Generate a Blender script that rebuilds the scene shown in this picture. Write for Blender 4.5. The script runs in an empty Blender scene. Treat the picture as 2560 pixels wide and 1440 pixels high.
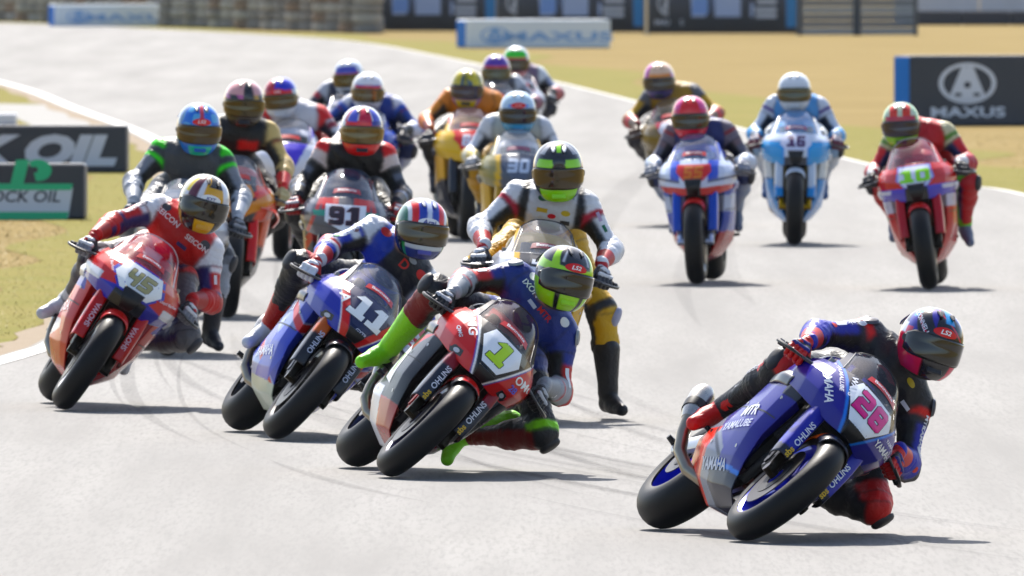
import bpy, bmesh, math, random
import numpy as np
from mathutils import Vector, Matrix
from mathutils.bvhtree import BVHTree

random.seed(7); np.random.seed(7)
R = math.radians
scene = bpy.context.scene
COL = scene.collection

# ------------------------------------------------------------------ camera, sky, sun, exposure
CAM_H, FPX, HORIZON = 2.72, 42667.0, -255.0        # camera height (m), focal length in px of a 2560 px frame, horizon row
PITCH = math.atan((720 - HORIZON) / FPX)
cd = bpy.data.cameras.new('camera'); cam = bpy.data.objects.new('camera', cd); COL.objects.link(cam)
cd.sensor_width = 36; cd.lens = 36 * FPX / 2560; cd.clip_start = 1; cd.clip_end = 5000
cam.location = (0, 0, CAM_H); cam.rotation_euler = (math.pi / 2 - PITCH, 0, 0)
cd.dof.use_dof = True; cd.dof.focus_distance = 76.0; cd.dof.aperture_fstop = 15.0
scene.camera = cam

SUN_EL, SUN_AZ = R(47), R(-7)                        # sun stands behind the pack, a little to the left
w = bpy.data.worlds.new('World'); scene.world = w; w.use_nodes = True
nt = w.node_tree
bgn = nt.nodes['Background']; sky = nt.nodes.new('ShaderNodeTexSky')
sky.sky_type = 'NISHITA'; sky.sun_disc = False; sky.sun_elevation = SUN_EL; sky.sun_rotation = SUN_AZ
sky.air_density = 1.0; sky.dust_density = 2.0; sky.ozone_density = 1.0
nt.links.new(sky.outputs[0], bgn.inputs[0]); bgn.inputs[1].default_value = 0.115

sd = bpy.data.lights.new('sun', 'SUN'); sun = bpy.data.objects.new('sun', sd); COL.objects.link(sun)
sd.energy = 4.8; sd.angle = R(0.53); sd.color = (1.0, 0.95, 0.87)
ldir = Vector((-math.sin(SUN_AZ) * math.cos(SUN_EL), -math.cos(SUN_AZ) * math.cos(SUN_EL), -math.sin(SUN_EL)))
sun.rotation_euler = ldir.to_track_quat('-Z', 'Y').to_euler(); sun.location = (0, 0, 60)

scene.view_settings.view_transform = 'Standard'; scene.view_settings.look = 'None'
scene.view_settings.exposure = 1.05; scene.view_settings.gamma = 1
scene.cycles.use_denoising = True
scene.cycles.max_bounces = 8; scene.cycles.transparent_max_bounces = 12
scene.cycles.sample_clamp_indirect = 8

# ------------------------------------------------------------------ helpers
def lin(c):
    if isinstance(c, str):
        c = [int(c[i:i + 2], 16) / 255 for i in (0, 2, 4)]
        c = [((x + .055) / 1.055) ** 2.4 if x > .04045 else x / 12.92 for x in c]; g = .3 * c[0] + .6 * c[1] + .1 * c[2]
        k = .92 - .17 * (max(c) - min(c)) / max(max(c), .02)
        return tuple(min(max(g + (x - g) * 1.28, .002), .86) * k for x in c)      # hues read off the photo's shaded sides, a little purer
    return tuple(c[:3])

def setp(b, **k):
    for n, v in k.items():
        n = n.replace('_', ' ')
        if n in b.inputs:
            b.inputs[n].default_value = v

MATS = {}
def mat(name, color='808080', rough=.5, metal=0., coat=0., bump=0., bscale=200., var=0., alpha=1., trans=0., spec=.5, ior=None, rvar=0.):
    if name in MATS: return MATS[name]
    m = bpy.data.materials.new(name); m.use_nodes = True; MATS[name] = m
    t = m.node_tree; b = t.nodes['Principled BSDF']
    c = lin(color)
    setp(b, Base_Color=(*c, 1), Roughness=rough, Metallic=metal, Coat_Weight=coat, Coat_Roughness=.08, Alpha=alpha, Transmission_Weight=trans, Specular_IOR_Level=spec)
    if ior: setp(b, IOR=ior)
    tc = t.nodes.new('ShaderNodeTexCoord')
    if var or rvar:
        n = t.nodes.new('ShaderNodeTexNoise'); n.inputs['Scale'].default_value = bscale * .18; n.inputs['Detail'].default_value = 6
        t.links.new(tc.outputs['Object'], n.inputs['Vector'])
        if var:
            r = t.nodes.new('ShaderNodeMix'); r.data_type = 'RGBA'; r.blend_type = 'MIX'
            r.inputs[6].default_value = (*[x * (1 - var) for x in c], 1); r.inputs[7].default_value = (*[min(1, x * (1 + var)) for x in c], 1)
            t.links.new(n.outputs[0], r.inputs[0]); t.links.new(r.outputs[2], b.inputs['Base Color'])
        if rvar:
            mr = t.nodes.new('ShaderNodeMapRange'); mr.inputs['To Min'].default_value = rough - rvar; mr.inputs['To Max'].default_value = rough + rvar
            t.links.new(n.outputs[0], mr.inputs[0]); t.links.new(mr.outputs[0], b.inputs['Roughness'])
    if bump:
        n = t.nodes.new('ShaderNodeTexNoise'); n.inputs['Scale'].default_value = bscale; n.inputs['Detail'].default_value = 4
        bp = t.nodes.new('ShaderNodeBump'); bp.inputs['Strength'].default_value = bump; bp.inputs['Distance'].default_value = .004
        t.links.new(tc.outputs['Object'], n.inputs['Vector']); t.links.new(n.outputs[0], bp.inputs['Height']); t.links.new(bp.outputs[0], b.inputs['Normal'])
    return m

def colmat(name, rough=.3, coat=.6, bump=0., bscale=150., metal=0., dirt=.12, rvar=.1, crease=0., spec=.5):
    """paint, leather and shells whose livery is stored as a colour attribute"""
    if name in MATS: return MATS[name]
    m = mat(name, 'ffffff', rough, metal, coat, bump, bscale, rvar=rvar, spec=spec)
    t = m.node_tree; b = t.nodes['Principled BSDF']
    a = t.nodes.new('ShaderNodeAttribute'); a.attribute_name = 'Col'
    tc = t.nodes.new('ShaderNodeTexCoord')
    n = t.nodes.new('ShaderNodeTexNoise'); n.inputs['Scale'].default_value = 14; n.inputs['Detail'].default_value = 8; n.inputs['Roughness'].default_value = .65
    t.links.new(tc.outputs['Object'], n.inputs['Vector'])
    mr = t.nodes.new('ShaderNodeMapRange'); mr.inputs['From Min'].default_value = .45; mr.inputs['From Max'].default_value = .8; mr.inputs['To Max'].default_value = dirt
    t.links.new(n.outputs[0], mr.inputs[0])
    if crease:
        n2 = t.nodes.new('ShaderNodeTexNoise'); n2.inputs['Scale'].default_value = 26; n2.inputs['Detail'].default_value = 3; n2.inputs['Distortion'].default_value = 1.4
        t.links.new(tc.outputs['Object'], n2.inputs['Vector'])
        b2 = t.nodes.new('ShaderNodeBump'); b2.inputs['Strength'].default_value = crease; b2.inputs['Distance'].default_value = .012
        t.links.new(n2.outputs[0], b2.inputs['Height'])
        src = b.inputs['Normal'].links[0].from_node if b.inputs['Normal'].is_linked else None
        if src: t.links.new(b2.outputs[0], src.inputs['Normal'])
        else: t.links.new(b2.outputs[0], b.inputs['Normal'])
    x = t.nodes.new('ShaderNodeMix'); x.data_type = 'RGBA'; x.inputs[7].default_value = (.12, .11, .10, 1)
    t.links.new(mr.outputs[0], x.inputs[0]); t.links.new(a.outputs['Color'], x.inputs[6]); t.links.new(x.outputs[2], b.inputs['Base Color'])
    return m

def mk(name, V, F, m, parent=None, cols=None, smooth=True, solid=0., fixn=False, soff=-1., sharp=None):
    me = bpy.data.meshes.new(name)
    me.from_pydata([tuple(map(float, v)) for v in V] if not isinstance(V, np.ndarray) else V.tolist(), [], F if isinstance(F, list) else F.tolist())
    if fixn:
        bm = bmesh.new(); bm.from_mesh(me); bmesh.ops.recalc_face_normals(bm, faces=bm.faces); bm.to_mesh(me); bm.free()
    if cols is not None:
        a = me.color_attributes.new('Col', 'FLOAT_COLOR', 'POINT')
        c = np.ones((len(me.vertices), 4), np.float32); c[:, :3] = cols
        a.data.foreach_set('color', c.ravel())
    if smooth:
        me.polygons.foreach_set('use_smooth', [True] * len(me.polygons))
        if sharp: me.set_sharp_from_angle(angle=R(sharp))
    me.materials.append(m); me.update()
    o = bpy.data.objects.new(name, me); COL.objects.link(o)
    if parent is not None: o.parent = parent
    if solid:
        s = o.modifiers.new('thickness', 'SOLIDIFY'); s.thickness = solid; s.offset = soff
    return o

def empty(name, parent=None):
    o = bpy.data.objects.new(name, None); COL.objects.link(o); o.empty_display_size = .2
    if parent is not None: o.parent = parent
    return o

def tag(o, label=None, cat=None, group=None, kind=None):
    for k, v in (('label', label), ('category', cat), ('group', group), ('kind', kind)):
        if v: o[k] = v
    return o

def frame_of(d, up=(0, 0, 1)):
    d = Vector(d).normalized(); u = Vector(up)
    if abs(d.dot(u)) > .97: u = Vector((1, 0, 0))
    s = d.cross(u).normalized(); u = s.cross(d).normalized()
    return d, s, u

class MB:
    def __init__(s): s.v = []; s.f = []
    def add(s, V, F):
        n = len(s.v); s.v += [tuple(v) for v in V]; s.f += [tuple(i + n for i in f) for f in F]; return s
    def bar(s, a, b, ra, rb=None, n=12, cap=True):
        rb = ra if rb is None else rb
        return s.tube([a, b], [ra, rb], n, cap)
    def tube(s, pts, r, n=10, cap=True, flat=1.):
        pts = [Vector(p) for p in pts]
        if not isinstance(r, (list, tuple)): r = [r] * len(pts)
        V = []; F = []; prev = None
        for i, p in enumerate(pts):
            d = (pts[min(i + 1, len(pts) - 1)] - pts[max(i - 1, 0)])
            d, sd_, up = frame_of(d, prev if prev is not None else (0, 0, 1)); prev = up
            for k in range(n):
                a = 2 * math.pi * k / n
                V.append(p + sd_ * (math.cos(a) * r[i]) + up * (math.sin(a) * r[i] * flat))
        for i in range(len(pts) - 1):
            for k in range(n):
                F.append((i * n + k, i * n + (k + 1) % n, (i + 1) * n + (k + 1) % n, (i + 1) * n + k))
        if cap:
            F.append(tuple(range(n - 1, -1, -1))); F.append(tuple(range((len(pts) - 1) * n, len(pts) * n)))
        return s.add(V, F)
    def box(s, c, h, M=None, b=.004):
        hx, hy, hz = h; b = min(b, hx * .5, hy * .5, hz * .5); V = []; idx = {}
        for sx in (-1, 1):
            for sy in (-1, 1):
                for sz in (-1, 1):
                    for ax in range(3):
                        v = [sx * (hx - b), sy * (hy - b), sz * (hz - b)]; v[ax] = (sx * hx, sy * hy, sz * hz)[ax]
                        idx[(sx, sy, sz, ax)] = len(V); V.append(v)
        F = []
        for ax in range(3):
            o = [i for i in range(3) if i != ax]
            for sg in (-1, 1):
                q = []
                for a, bb in ((-1, -1), (1, -1), (1, 1), (-1, 1)):
                    k = [0, 0, 0]; k[ax] = sg; k[o[0]] = a; k[o[1]] = bb; q.append(idx[(*k, ax)])
                F.append(tuple(q))
            for a in (-1, 1):
                for bb in (-1, 1):
                    k0 = [0, 0, 0]; k0[o[0]] = a; k0[o[1]] = bb; k0[ax] = -1; k1 = list(k0); k1[ax] = 1
                    F.append((idx[(*k0, o[0])], idx[(*k1, o[0])], idx[(*k1, o[1])], idx[(*k0, o[1])]))
        for sx in (-1, 1):
            for sy in (-1, 1):
                for sz in (-1, 1): F.append(tuple(idx[(sx, sy, sz, a)] for a in range(3)))
        c = Vector(c)
        V = [c + (M @ Vector(v) if M is not None else Vector(v)) for v in V]
        return s.add(V, F)
    def lathe(s, prof, c=(0, 0, 0), n=48, axis='y', closed=False):
        """prof: list of (radius, offset along the axis)"""
        V = []; F = []; m = len(prof)
        for k in range(n):
            a = 2 * math.pi * k / n; ca, sa = math.cos(a), math.sin(a)
            for r, o in prof:
                p = (r * ca, o, r * sa) if axis == 'y' else ((o, r * ca, r * sa) if axis == 'x' else (r * ca, r * sa, o))
                V.append((c[0] + p[0], c[1] + p[1], c[2] + p[2]))
        for k in range(n):
            for j in range(m if closed else m - 1):
                j2 = (j + 1) % m
                F.append((k * m + j, ((k + 1) % n) * m + j, ((k + 1) % n) * m + j2, k * m + j2))
        return s.add(V, F)
    def build(s, name, m, parent=None, smooth=True, sharp=35, cols=None):
        if cols is not None: cols = cols(np.array(s.v))
        return mk(name, s.v, s.f, m, parent, cols=cols, smooth=smooth, fixn=True, sharp=sharp)

def cr_resample(P, n, axis=0, k=.5):
    """Catmull-Rom resampling of an array of control points along one axis"""
    P = np.moveaxis(np.asarray(P, float), axis, 0); m = len(P)
    t = np.linspace(0, m - 1, n); i = np.minimum(t.astype(int), m - 2); f = (t - i).reshape(-1, *([1] * (P.ndim - 1)))
    g = lambda k: P[np.clip(k, 0, m - 1)]
    p0, p1, p2, p3 = g(i - 1), g(i), g(i + 1), g(i + 2)
    p0 = np.where((i - 1 < 0).reshape(f.shape), 2 * p1 - p2, p0); p3 = np.where((i + 2 > m - 1).reshape(f.shape), 2 * p2 - p1, p3)
    m1, m2 = k * (p2 - p0), k * (p3 - p1); f2, f3 = f * f, f ** 3      # k = .5 is smooth, less gives flatter panels with firmer edges
    lf = (2 * f3 - 3 * f2 + 1) * p1 + (f3 - 2 * f2 + f) * m1 + (-2 * f3 + 3 * f2) * p2 + (f3 - f2) * m2
    a = lf if k >= .45 else lf * .45 + .55 * (p1 + (p2 - p1) * f)
    return np.moveaxis(a, 0, axis)

def grid_faces(nr, nc):
    i, j = np.meshgrid(np.arange(nr - 1), np.arange(nc - 1), indexing='ij')
    a = (i * nc + j).ravel()
    return np.stack([a, a + 1, a + nc + 1, a + nc], 1)

def loft(P, nr, nc, k=.5):
    Q = cr_resample(cr_resample(P, nr, 0, k), nc, 1, k)
    return Q.reshape(-1, 3), grid_faces(nr, nc)

def surface_nets(D, org, h):
    S = D < 0
    nx, ny, nz = D.shape
    cnt = np.zeros((nx - 1, ny - 1, nz - 1), np.int8); cs = [(a, b, c) for a in (0, 1) for b in (0, 1) for c in (0, 1)]
    for a, b, c in cs: cnt += S[a:nx - 1 + a, b:ny - 1 + b, c:nz - 1 + c]
    I = np.argwhere((cnt > 0) & (cnt < 8))
    C = np.stack([D[I[:, 0] + a, I[:, 1] + b, I[:, 2] + c] for a, b, c in cs], 1)
    pos = np.zeros((len(I), 3)); n = np.zeros(len(I)); off = np.array(cs, float)
    for e0 in range(8):
        for e1 in range(e0 + 1, 8):
            if abs(off[e0] - off[e1]).sum() == 1:
                m = (C[:, e0] < 0) != (C[:, e1] < 0)
                t = C[m, e0] / (C[m, e0] - C[m, e1])
                pos[m] += off[e0] + t[:, None] * (off[e1] - off[e0]); n[m] += 1
    V = (I + pos / n[:, None]) * h + np.asarray(org)
    idx = -np.ones(cnt.shape, np.int64); idx[I[:, 0], I[:, 1], I[:, 2]] = np.arange(len(I))
    F = []
    for ax in range(3):
        a0 = [slice(None)] * 3; a1 = [slice(None)] * 3; a0[ax] = slice(0, -1); a1[ax] = slice(1, None)
        A = S[tuple(a0)]; B = S[tuple(a1)]
        E = np.argwhere(A != B); u, v = [(1, 2), (2, 0), (0, 1)][ax]
        ok = (E[:, u] > 0) & (E[:, v] > 0) & (E[:, u] < D.shape[u] - 1) & (E[:, v] < D.shape[v] - 1); E = E[ok]
        q = []
        for du, dv in ((1, 1), (0, 1), (0, 0), (1, 0)):
            k = E.copy(); k[:, u] -= du; k[:, v] -= dv; q.append(idx[k[:, 0], k[:, 1], k[:, 2]])
        q = np.stack(q, 1); ins = A[E[:, 0], E[:, 1], E[:, 2]]
        q[~ins] = q[~ins][:, ::-1]; F.append(q)
    return V, np.concatenate(F)

def smin(a, b, k):
    h = np.clip(.5 + .5 * (b - a) / k, 0, 1)
    return b + (a - b) * h - k * h * (1 - h)

def cone_d(X, a, b, ra, rb):
    a = np.asarray(a, float); ba = np.asarray(b, float) - a; L = max((ba ** 2).sum(), 1e-9)
    pa = X - a; t = np.clip((pa @ ba) / L, 0, 1)
    return np.sqrt(((pa - t[..., None] * ba) ** 2).sum(-1)) - (ra + (rb - ra) * t), t

def sdf_mesh(groups, h, k=.03, cut=None, wr=0.):
    """groups[0] is the trunk, the others limbs blended to it; each a list of (a, b, ra, rb, zone)"""
    allb = [b for g in groups for b in g]
    pts = np.array([p for b in allb for p in (b[0], b[1])]); rr = max(max(b[2], b[3]) for b in allb) + 3 * h
    lo = pts.min(0) - rr; hi = pts.max(0) + rr; n = np.ceil((hi - lo) / h).astype(int) + 1
    ax = [lo[i] + h * np.arange(n[i]) for i in range(3)]
    def chain(g):
        D = np.full(n, 1., np.float32)
        for a, b, ra, rb, *_ in g:
            m = max(ra, rb) + max(.07, 3 * k); l = np.minimum(a, b) - m; u = np.maximum(a, b) + m
            i0 = np.clip(np.floor((l - lo) / h).astype(int), 0, n - 1); i1 = np.clip(np.ceil((u - lo) / h).astype(int) + 1, 1, n)
            X = np.stack(np.meshgrid(*[ax[q][i0[q]:i1[q]] for q in range(3)], indexing='ij'), -1)
            d, t = cone_d(X, a, b, ra, rb)
            if wr:
                Ln = np.linalg.norm(np.asarray(b) - np.asarray(a)); ph = X @ np.array([31., 23., 17.]) ; q2 = X @ np.array([-13., 29., 37.])
                e = np.exp(-(t / .22) ** 2) + np.exp(-((1 - t) / .22) ** 2)
                d = d + wr * (np.sin(t * Ln * 190 + 1.6 * np.sin(ph) + 1.3 * np.sin(q2)) * (.25 + e) + .6 * np.sin(ph * 1.3) * np.sin(q2 * 1.1))
            sl = tuple(slice(i0[q], i1[q]) for q in range(3)); D[sl] = smin(D[sl], d, k)
        return D
    T = chain(groups[0]); D = T
    for g in groups[1:]: D = np.minimum(D, smin(T, chain(g), k))
    if cut is not None:
        X = np.stack(np.meshgrid(*ax, indexing='ij'), -1); D = cut(X, D)
    V, F = surface_nets(D, lo, h)
    # nearest bone and position along it
    best = np.full(len(V), 9.); bid = np.zeros(len(V), int); bt = np.zeros(len(V))
    for i, (a, b, ra, rb, *_) in enumerate(allb):
        d, t = cone_d(V, a, b, ra, rb); m = d < best; best[m] = d[m]; bid[m] = i; bt[m] = t[m]
    return V, F, bid, bt, [b[4] if len(b) > 4 else '' for b in allb]

def vnormals(V, F):
    a = V[F[:, 1]] - V[F[:, 0]]; b = V[F[:, 3]] - V[F[:, 0]] if F.shape[1] == 4 else V[F[:, 2]] - V[F[:, 0]]
    fn = np.cross(a, b); N = np.zeros_like(V)
    for c in range(F.shape[1]): np.add.at(N, F[:, c], fn)
    return N / np.maximum(np.linalg.norm(N, axis=1, keepdims=True), 1e-9)

def smooth_mesh(V, F, it=2):
    n = np.zeros(len(V)); E = np.concatenate([np.stack([F[:, i], F[:, (i + 1) % 4]], 1) for i in range(4)]); E = np.concatenate([E, E[:, ::-1]])
    np.add.at(n, E[:, 0], 1)
    for _ in range(it):
        A = np.zeros_like(V); np.add.at(A, E[:, 0], V[E[:, 1]]); V = .5 * V + .5 * A / n[:, None]
    return V

# ------------------------------------------------------------------ flat lettering and shapes
_tc = {}
def text_geo(txt, bold=.0, shear=0., spacing=1.):
    k = (txt, bold, shear, spacing)
    if k not in _tc:
        c = bpy.data.curves.new('lettering', 'FONT'); c.body = txt; c.size = 1; c.offset = bold; c.shear = shear; c.space_character = spacing
        c.align_x = 'CENTER'; c.align_y = 'CENTER'; c.resolution_u = 3; c.fill_mode = 'FRONT'
        o = bpy.data.objects.new('lettering', c); COL.objects.link(o)
        dg = bpy.context.evaluated_depsgraph_get(); me = bpy.data.meshes.new_from_object(o.evaluated_get(dg))
        V = np.array([v.co[:2] for v in me.vertices]); F = [tuple(p.vertices) for p in me.polygons]
        V -= (V.min(0) + V.max(0)) / 2; V /= (V[:, 1].max() - V[:, 1].min())
        _tc[k] = (V, F); bpy.data.objects.remove(o); bpy.data.curves.remove(c); bpy.data.meshes.remove(me)
    return _tc[k]

DIG = {'0': 'a####b ###### ##..## ##..## ##..## ##..## ###### d####c', '1': '.a###. a####. ..###. ..###. ..###. ..###. ###### ######', '2': 'a####b ###### ....## a##### #####c ##.... ###### ######', '3': '#####b ###### ....## ###### ###### ....## ###### #####c',
 '4': '##..## ##..## ##..## ###### d##### ....## ....## ....##', '5': '###### ###### ##.... #####b ###### ....## ###### #####c', '6': 'a##### ###### ##.... #####b ###### ##..## ###### d####c', '7': '###### ###### ....## ...### ..###. ..##.. ..##.. ..##..',
 '8': 'a####b ###### ##..## ###### ###### ##..## ###### d####c', '9': 'a####b ###### ##..## ###### d##### ....## ###### #####c'}
def number_geo(txt, grow=0, shear=0., wid=1., k=4):
    """block race numerals, one unit high, built of cells; grow widens the strokes for the outline"""
    W = len(txt) * 7 * k + 2 * k; Hh = 8 * k + 2 * k; B = np.zeros((Hh, W), bool)
    for d, ch in enumerate(txt):
        for r, row in enumerate(DIG[ch].split()):
            for q, cc in enumerate(row):
                if cc == '.': continue
                for i in range(k):
                    for j in range(k):
                        u, v = (j + .5) / k, (i + .5) / k
                        if (cc == 'a' and u + v < .8) or (cc == 'b' and (1 - u) + v < .8) or (cc == 'c' and (1 - u) + (1 - v) < .8) or (cc == 'd' and u + (1 - v) < .8): continue
                        B[k + r * k + i, k + d * 7 * k + q * k + j] = True
    for _ in range(grow):
        D = B.copy(); D[1:] |= B[:-1]; D[:-1] |= B[1:]; D[:, 1:] |= B[:, :-1]; D[:, :-1] |= B[:, 1:]; B = D
    V = []; F = []; un = 1 / (8 * k); cx = k + (len(txt) * 7 - 1) * k / 2; cy = k + 4 * k
    for r in range(Hh):
        q = 0
        while q < W:
            if B[r, q]:
                e = q
                while e < W and B[r, e]: e += 1
                n = len(V)
                for x, y in ((q, r + 1), (e, r + 1), (e, r), (q, r)):
                    yy = (cy - y) * un; V.append(((x - cx) * un * .95 * wid + yy * shear, yy))
                F.append((n, n + 1, n + 2, n + 3)); q = e
            else: q += 1
    return np.array(V), F

def refine(V2, F, L):
    bm = bmesh.new(); vs = [bm.verts.new((x, y, 0)) for x, y in V2]
    for f in F:
        try: bm.faces.new([vs[i] for i in f])
        except ValueError: pass
    bmesh.ops.triangulate(bm, faces=bm.faces)
    for _ in range(6):
        e = [x for x in bm.edges if x.calc_length() > L]
        if not e: break
        bmesh.ops.subdivide_edges(bm, edges=e, cuts=1); bmesh.ops.triangulate(bm, faces=bm.faces)
    bm.verts.index_update()
    o = np.array([v.co[:2] for v in bm.verts]), [tuple(v.index for v in f.verts) for f in bm.faces]
    bm.free(); return o

def decal(name, V2, F, org, right, up, m, parent, bvh=None, off=.0025, L=.02, reach=.25):
    """lay a flat shape on a surface: every vertex is dropped on it along the shape's own normal"""
    V2, F = refine(V2, F, L)
    r = Vector(right).normalized(); u = Vector(up); u = (u - r * u.dot(r)).normalized(); n = r.cross(u); o = Vector(org)
    P = []; hit_any = []
    for x, y in V2:
        p = o + r * float(x) + u * float(y)
        if bvh is not None:
            h = bvh.ray_cast(p + n * reach, -n, reach * 2)
            if h[0] is not None: P.append(h[0] + n * off); hit_any.append(True); continue
            hit_any.append(False)
        P.append(p + n * off)
    if bvh is not None:
        F = [f for f in F if all(hit_any[i] for i in f)]
        if not F: return None
        used = sorted({i for f in F for i in f}); mp = {a: b for b, a in enumerate(used)}
        P = [P[i] for i in used]; F = [tuple(mp[i] for i in f) for f in F]
    return mk(name, P, F, m, parent, smooth=True)

def letters(name, txt, size, org, right, up, m, parent, bvh=None, off=.0025, bold=0., shear=0., wid=1., L=.025, rot=0., spacing=1.):
    V, F = text_geo(txt, bold, shear, spacing)
    V = V * size * np.array([wid, 1.])
    if rot: c, s = math.cos(R(rot)), math.sin(R(rot)); V = V @ np.array([[c, s], [-s, c]])
    return decal(name, V, F, org, right, up, m, parent, bvh, off, L)

def patch(name, pts, org, right, up, m, parent, bvh=None, off=.0015, L=.025):
    return decal(name, np.array(pts, float), [tuple(range(len(pts)))], org, right, up, m, parent, bvh, off, L)

def bvh_of(V, F): return BVHTree.FromPolygons([Vector(v) for v in V], [tuple(f) for f in F])

def flatcol(hexc, rough=.4):
    return mat('print_' + hexc, hexc, rough, spec=.4)

def pix_ray(px, py):
    d = Vector((0, math.cos(PITCH), -math.sin(PITCH))) + Vector((1, 0, 0)) * ((px - 1280) / FPX) + Vector((0, math.sin(PITCH), math.cos(PITCH))) * ((720 - py) / FPX)
    return d
def gp(px, py, z=0.):
    """point of the ground seen at a place of the photograph"""
    d = pix_ray(px, py); t = (z - CAM_H) / d.z
    return Vector((d.x * t, d.y * t, z))
# ------------------------------------------------------------------ the setting
def ground_mat(name, c1, c2, c3=None, scale=1., fine=40., rough=.9, bump=.4, stretch=(1, 1, 1), spec=.3, mixr=(.35, .65)):
    m = bpy.data.materials.new(name); m.use_nodes = True; t = m.node_tree; b = t.nodes['Principled BSDF']
    tc = t.nodes.new('ShaderNodeTexCoord'); mp = t.nodes.new('ShaderNodeMapping'); mp.inputs['Scale'].default_value = stretch
    t.links.new(tc.outputs['Object'], mp.inputs[0])
    def noise(s, d=6, r=.6):
        n = t.nodes.new('ShaderNodeTexNoise'); n.inputs['Scale'].default_value = s; n.inputs['Detail'].default_value = d; n.inputs['Roughness'].default_value = r
        t.links.new(mp.outputs[0], n.inputs['Vector']); return n
    def mix(fac, a, bb):
        x = t.nodes.new('ShaderNodeMix'); x.data_type = 'RGBA'
        for i, v in ((6, a), (7, bb)):
            if isinstance(v, str): x.inputs[i].default_value = (*lin(v), 1)
            elif isinstance(v, tuple): x.inputs[i].default_value = (*v, 1)
            else: t.links.new(v, x.inputs[i])
        t.links.new(fac, x.inputs[0]); return x.outputs[2]
    def rng(o, a, bb):
        r = t.nodes.new('ShaderNodeMapRange'); r.inputs['From Min'].default_value = a; r.inputs['From Max'].default_value = bb; t.links.new(o, r.inputs[0]); return r.outputs[0]
    n1 = noise(scale); n2 = noise(fine, 5)
    c = mix(rng(n1.outputs[0], *mixr), c1, c2)
    if c3: c = mix(rng(n2.outputs[0], .45, .75), c, c3)
    t.links.new(c, b.inputs['Base Color']); setp(b, Roughness=rough, Specular_IOR_Level=spec)
    bp = t.nodes.new('ShaderNodeBump'); bp.inputs['Strength'].default_value = bump; bp.inputs['Distance'].default_value = .01
    t.links.new(n2.outputs[0], bp.inputs['Height']); t.links.new(bp.outputs[0], b.inputs['Normal'])
    return m

M_grass = ground_mat('dry_grass', (.168, .117, .032), (.208, .148, .050), (.142, .105, .027), .35, 14, spec=.05)
M_verge = ground_mat('green_verge', (.14, .130, .020), (.18, .145, .034), (.115, .115, .016), .8, 30, spec=.05)
M_soil = ground_mat('bare_soil', (.17, .125, .075), (.20, .15, .095), (.14, .10, .06), 3, 60)
M_tarmac = ground_mat('worn_tarmac', (.125, .121, .117), (.225, .219, .211), (.138, .135, .131), 1.1, 40, rough=.85, bump=.15, stretch=(1.2, .06, 1), spec=.2, mixr=(.25, .75))
M_line = mat('track_line_paint', (.30, .30, .30), .6, bump=.2, bscale=60, var=.08)
M_mark = mat('tyre_mark_rubber', (.03, .03, .035), 1., alpha=.10, spec=0.)

def sheet(name, P, m, z, kind='structure'):
    o = mk(name, [(p[0], p[1], z) for p in P], [tuple(range(len(P)))], m, smooth=False); tag(o, kind=kind); return o
sheet('ground', [(-2500, -300), (2500, -300), (2500, 4000), (-2500, 4000)], M_grass, 0)

def curve_g(pts, n=160):
    g = np.array([gp(*p)[:2] for p in pts]); return cr_resample(g, n)
def strip(name, A, B, m, z, kind='structure'):
    n = len(A); V = [(a[0], a[1], z) for a in A] + [(b[0], b[1], z) for b in B]
    F = [(i, i + 1, n + i + 1, n + i) for i in range(n - 1)]
    o = mk(name, V, F, m, smooth=False, fixn=True)
    if kind: tag(o, kind=kind)
    return o
def offset(C, d):
    t = np.gradient(C, axis=0); t /= np.linalg.norm(t, axis=1, keepdims=True)
    return C + np.stack([t[:, 1], -t[:, 0]], 1) * (d if np.isscalar(d) else np.asarray(d)[:, None])

right_px = [(-1500, 40), (-600, 50), (0, 58), (440, 76), (850, 101), (1100, 141), (1400, 207), (1850, 320), (2100, 392), (2400, 460), (2560, 486), (3000, 600), (4200, 1000), (5600, 1800)]
left_px = [(-1500, 72), (-800, 100), (-300, 150), (0, 212), (170, 275), (330, 336), (420, 400), (440, 480), (400, 600), (300, 720), (110, 850), (0, 892), (-400, 1010), (-1800, 1500), (-3000, 2100)]
RC = curve_g(right_px); LC = curve_g(left_px)
end = np.array([[9., 40.], [12., -60.]]); endl = np.array([[-9., 40.], [-12., -60.]])
road = np.concatenate([RC, end]), np.concatenate([LC, endl])
def resamp_len(C, n):
    s = np.concatenate([[0], np.cumsum(np.linalg.norm(np.diff(C, axis=0), axis=1))]); q = np.linspace(0, s[-1], n)
    return np.stack([np.interp(q, s, C[:, 0]), np.interp(q, s, C[:, 1])], 1)
sheet('race_track', list(road[0]) + list(road[1][::-1]), M_tarmac, .008)
strip('track_edge_line', offset(RC, .02), offset(RC, .09), M_line, .012)
strip('track_edge_line', offset(LC, -.04), offset(LC, -.20), M_line, .012)
strip('grass_verge', offset(RC, -.02), offset(RC, -1.5 + .5 * np.sin(np.arange(len(RC)) * .7)), M_verge, .004)
strip('grass_verge', offset(LC, .18), offset(LC, .98 + .2 * np.sin(np.arange(len(LC)) * .9)), M_verge, .004)
strip('soil_edge', offset(LC, 0), offset(LC, .20 + .05 * np.sin(np.arange(len(LC)) * 1.7)), M_soil, .006)
SR = curve_g([(-500, 255), (-100, 262), (60, 268), (190, 288), (330, 336)], 30)
strip('service_path', offset(SR, -.9), offset(SR, .9), ground_mat('pale_path', (.20, .195, .185), (.24, .235, .225), None, 2, 50), .0055)

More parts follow.
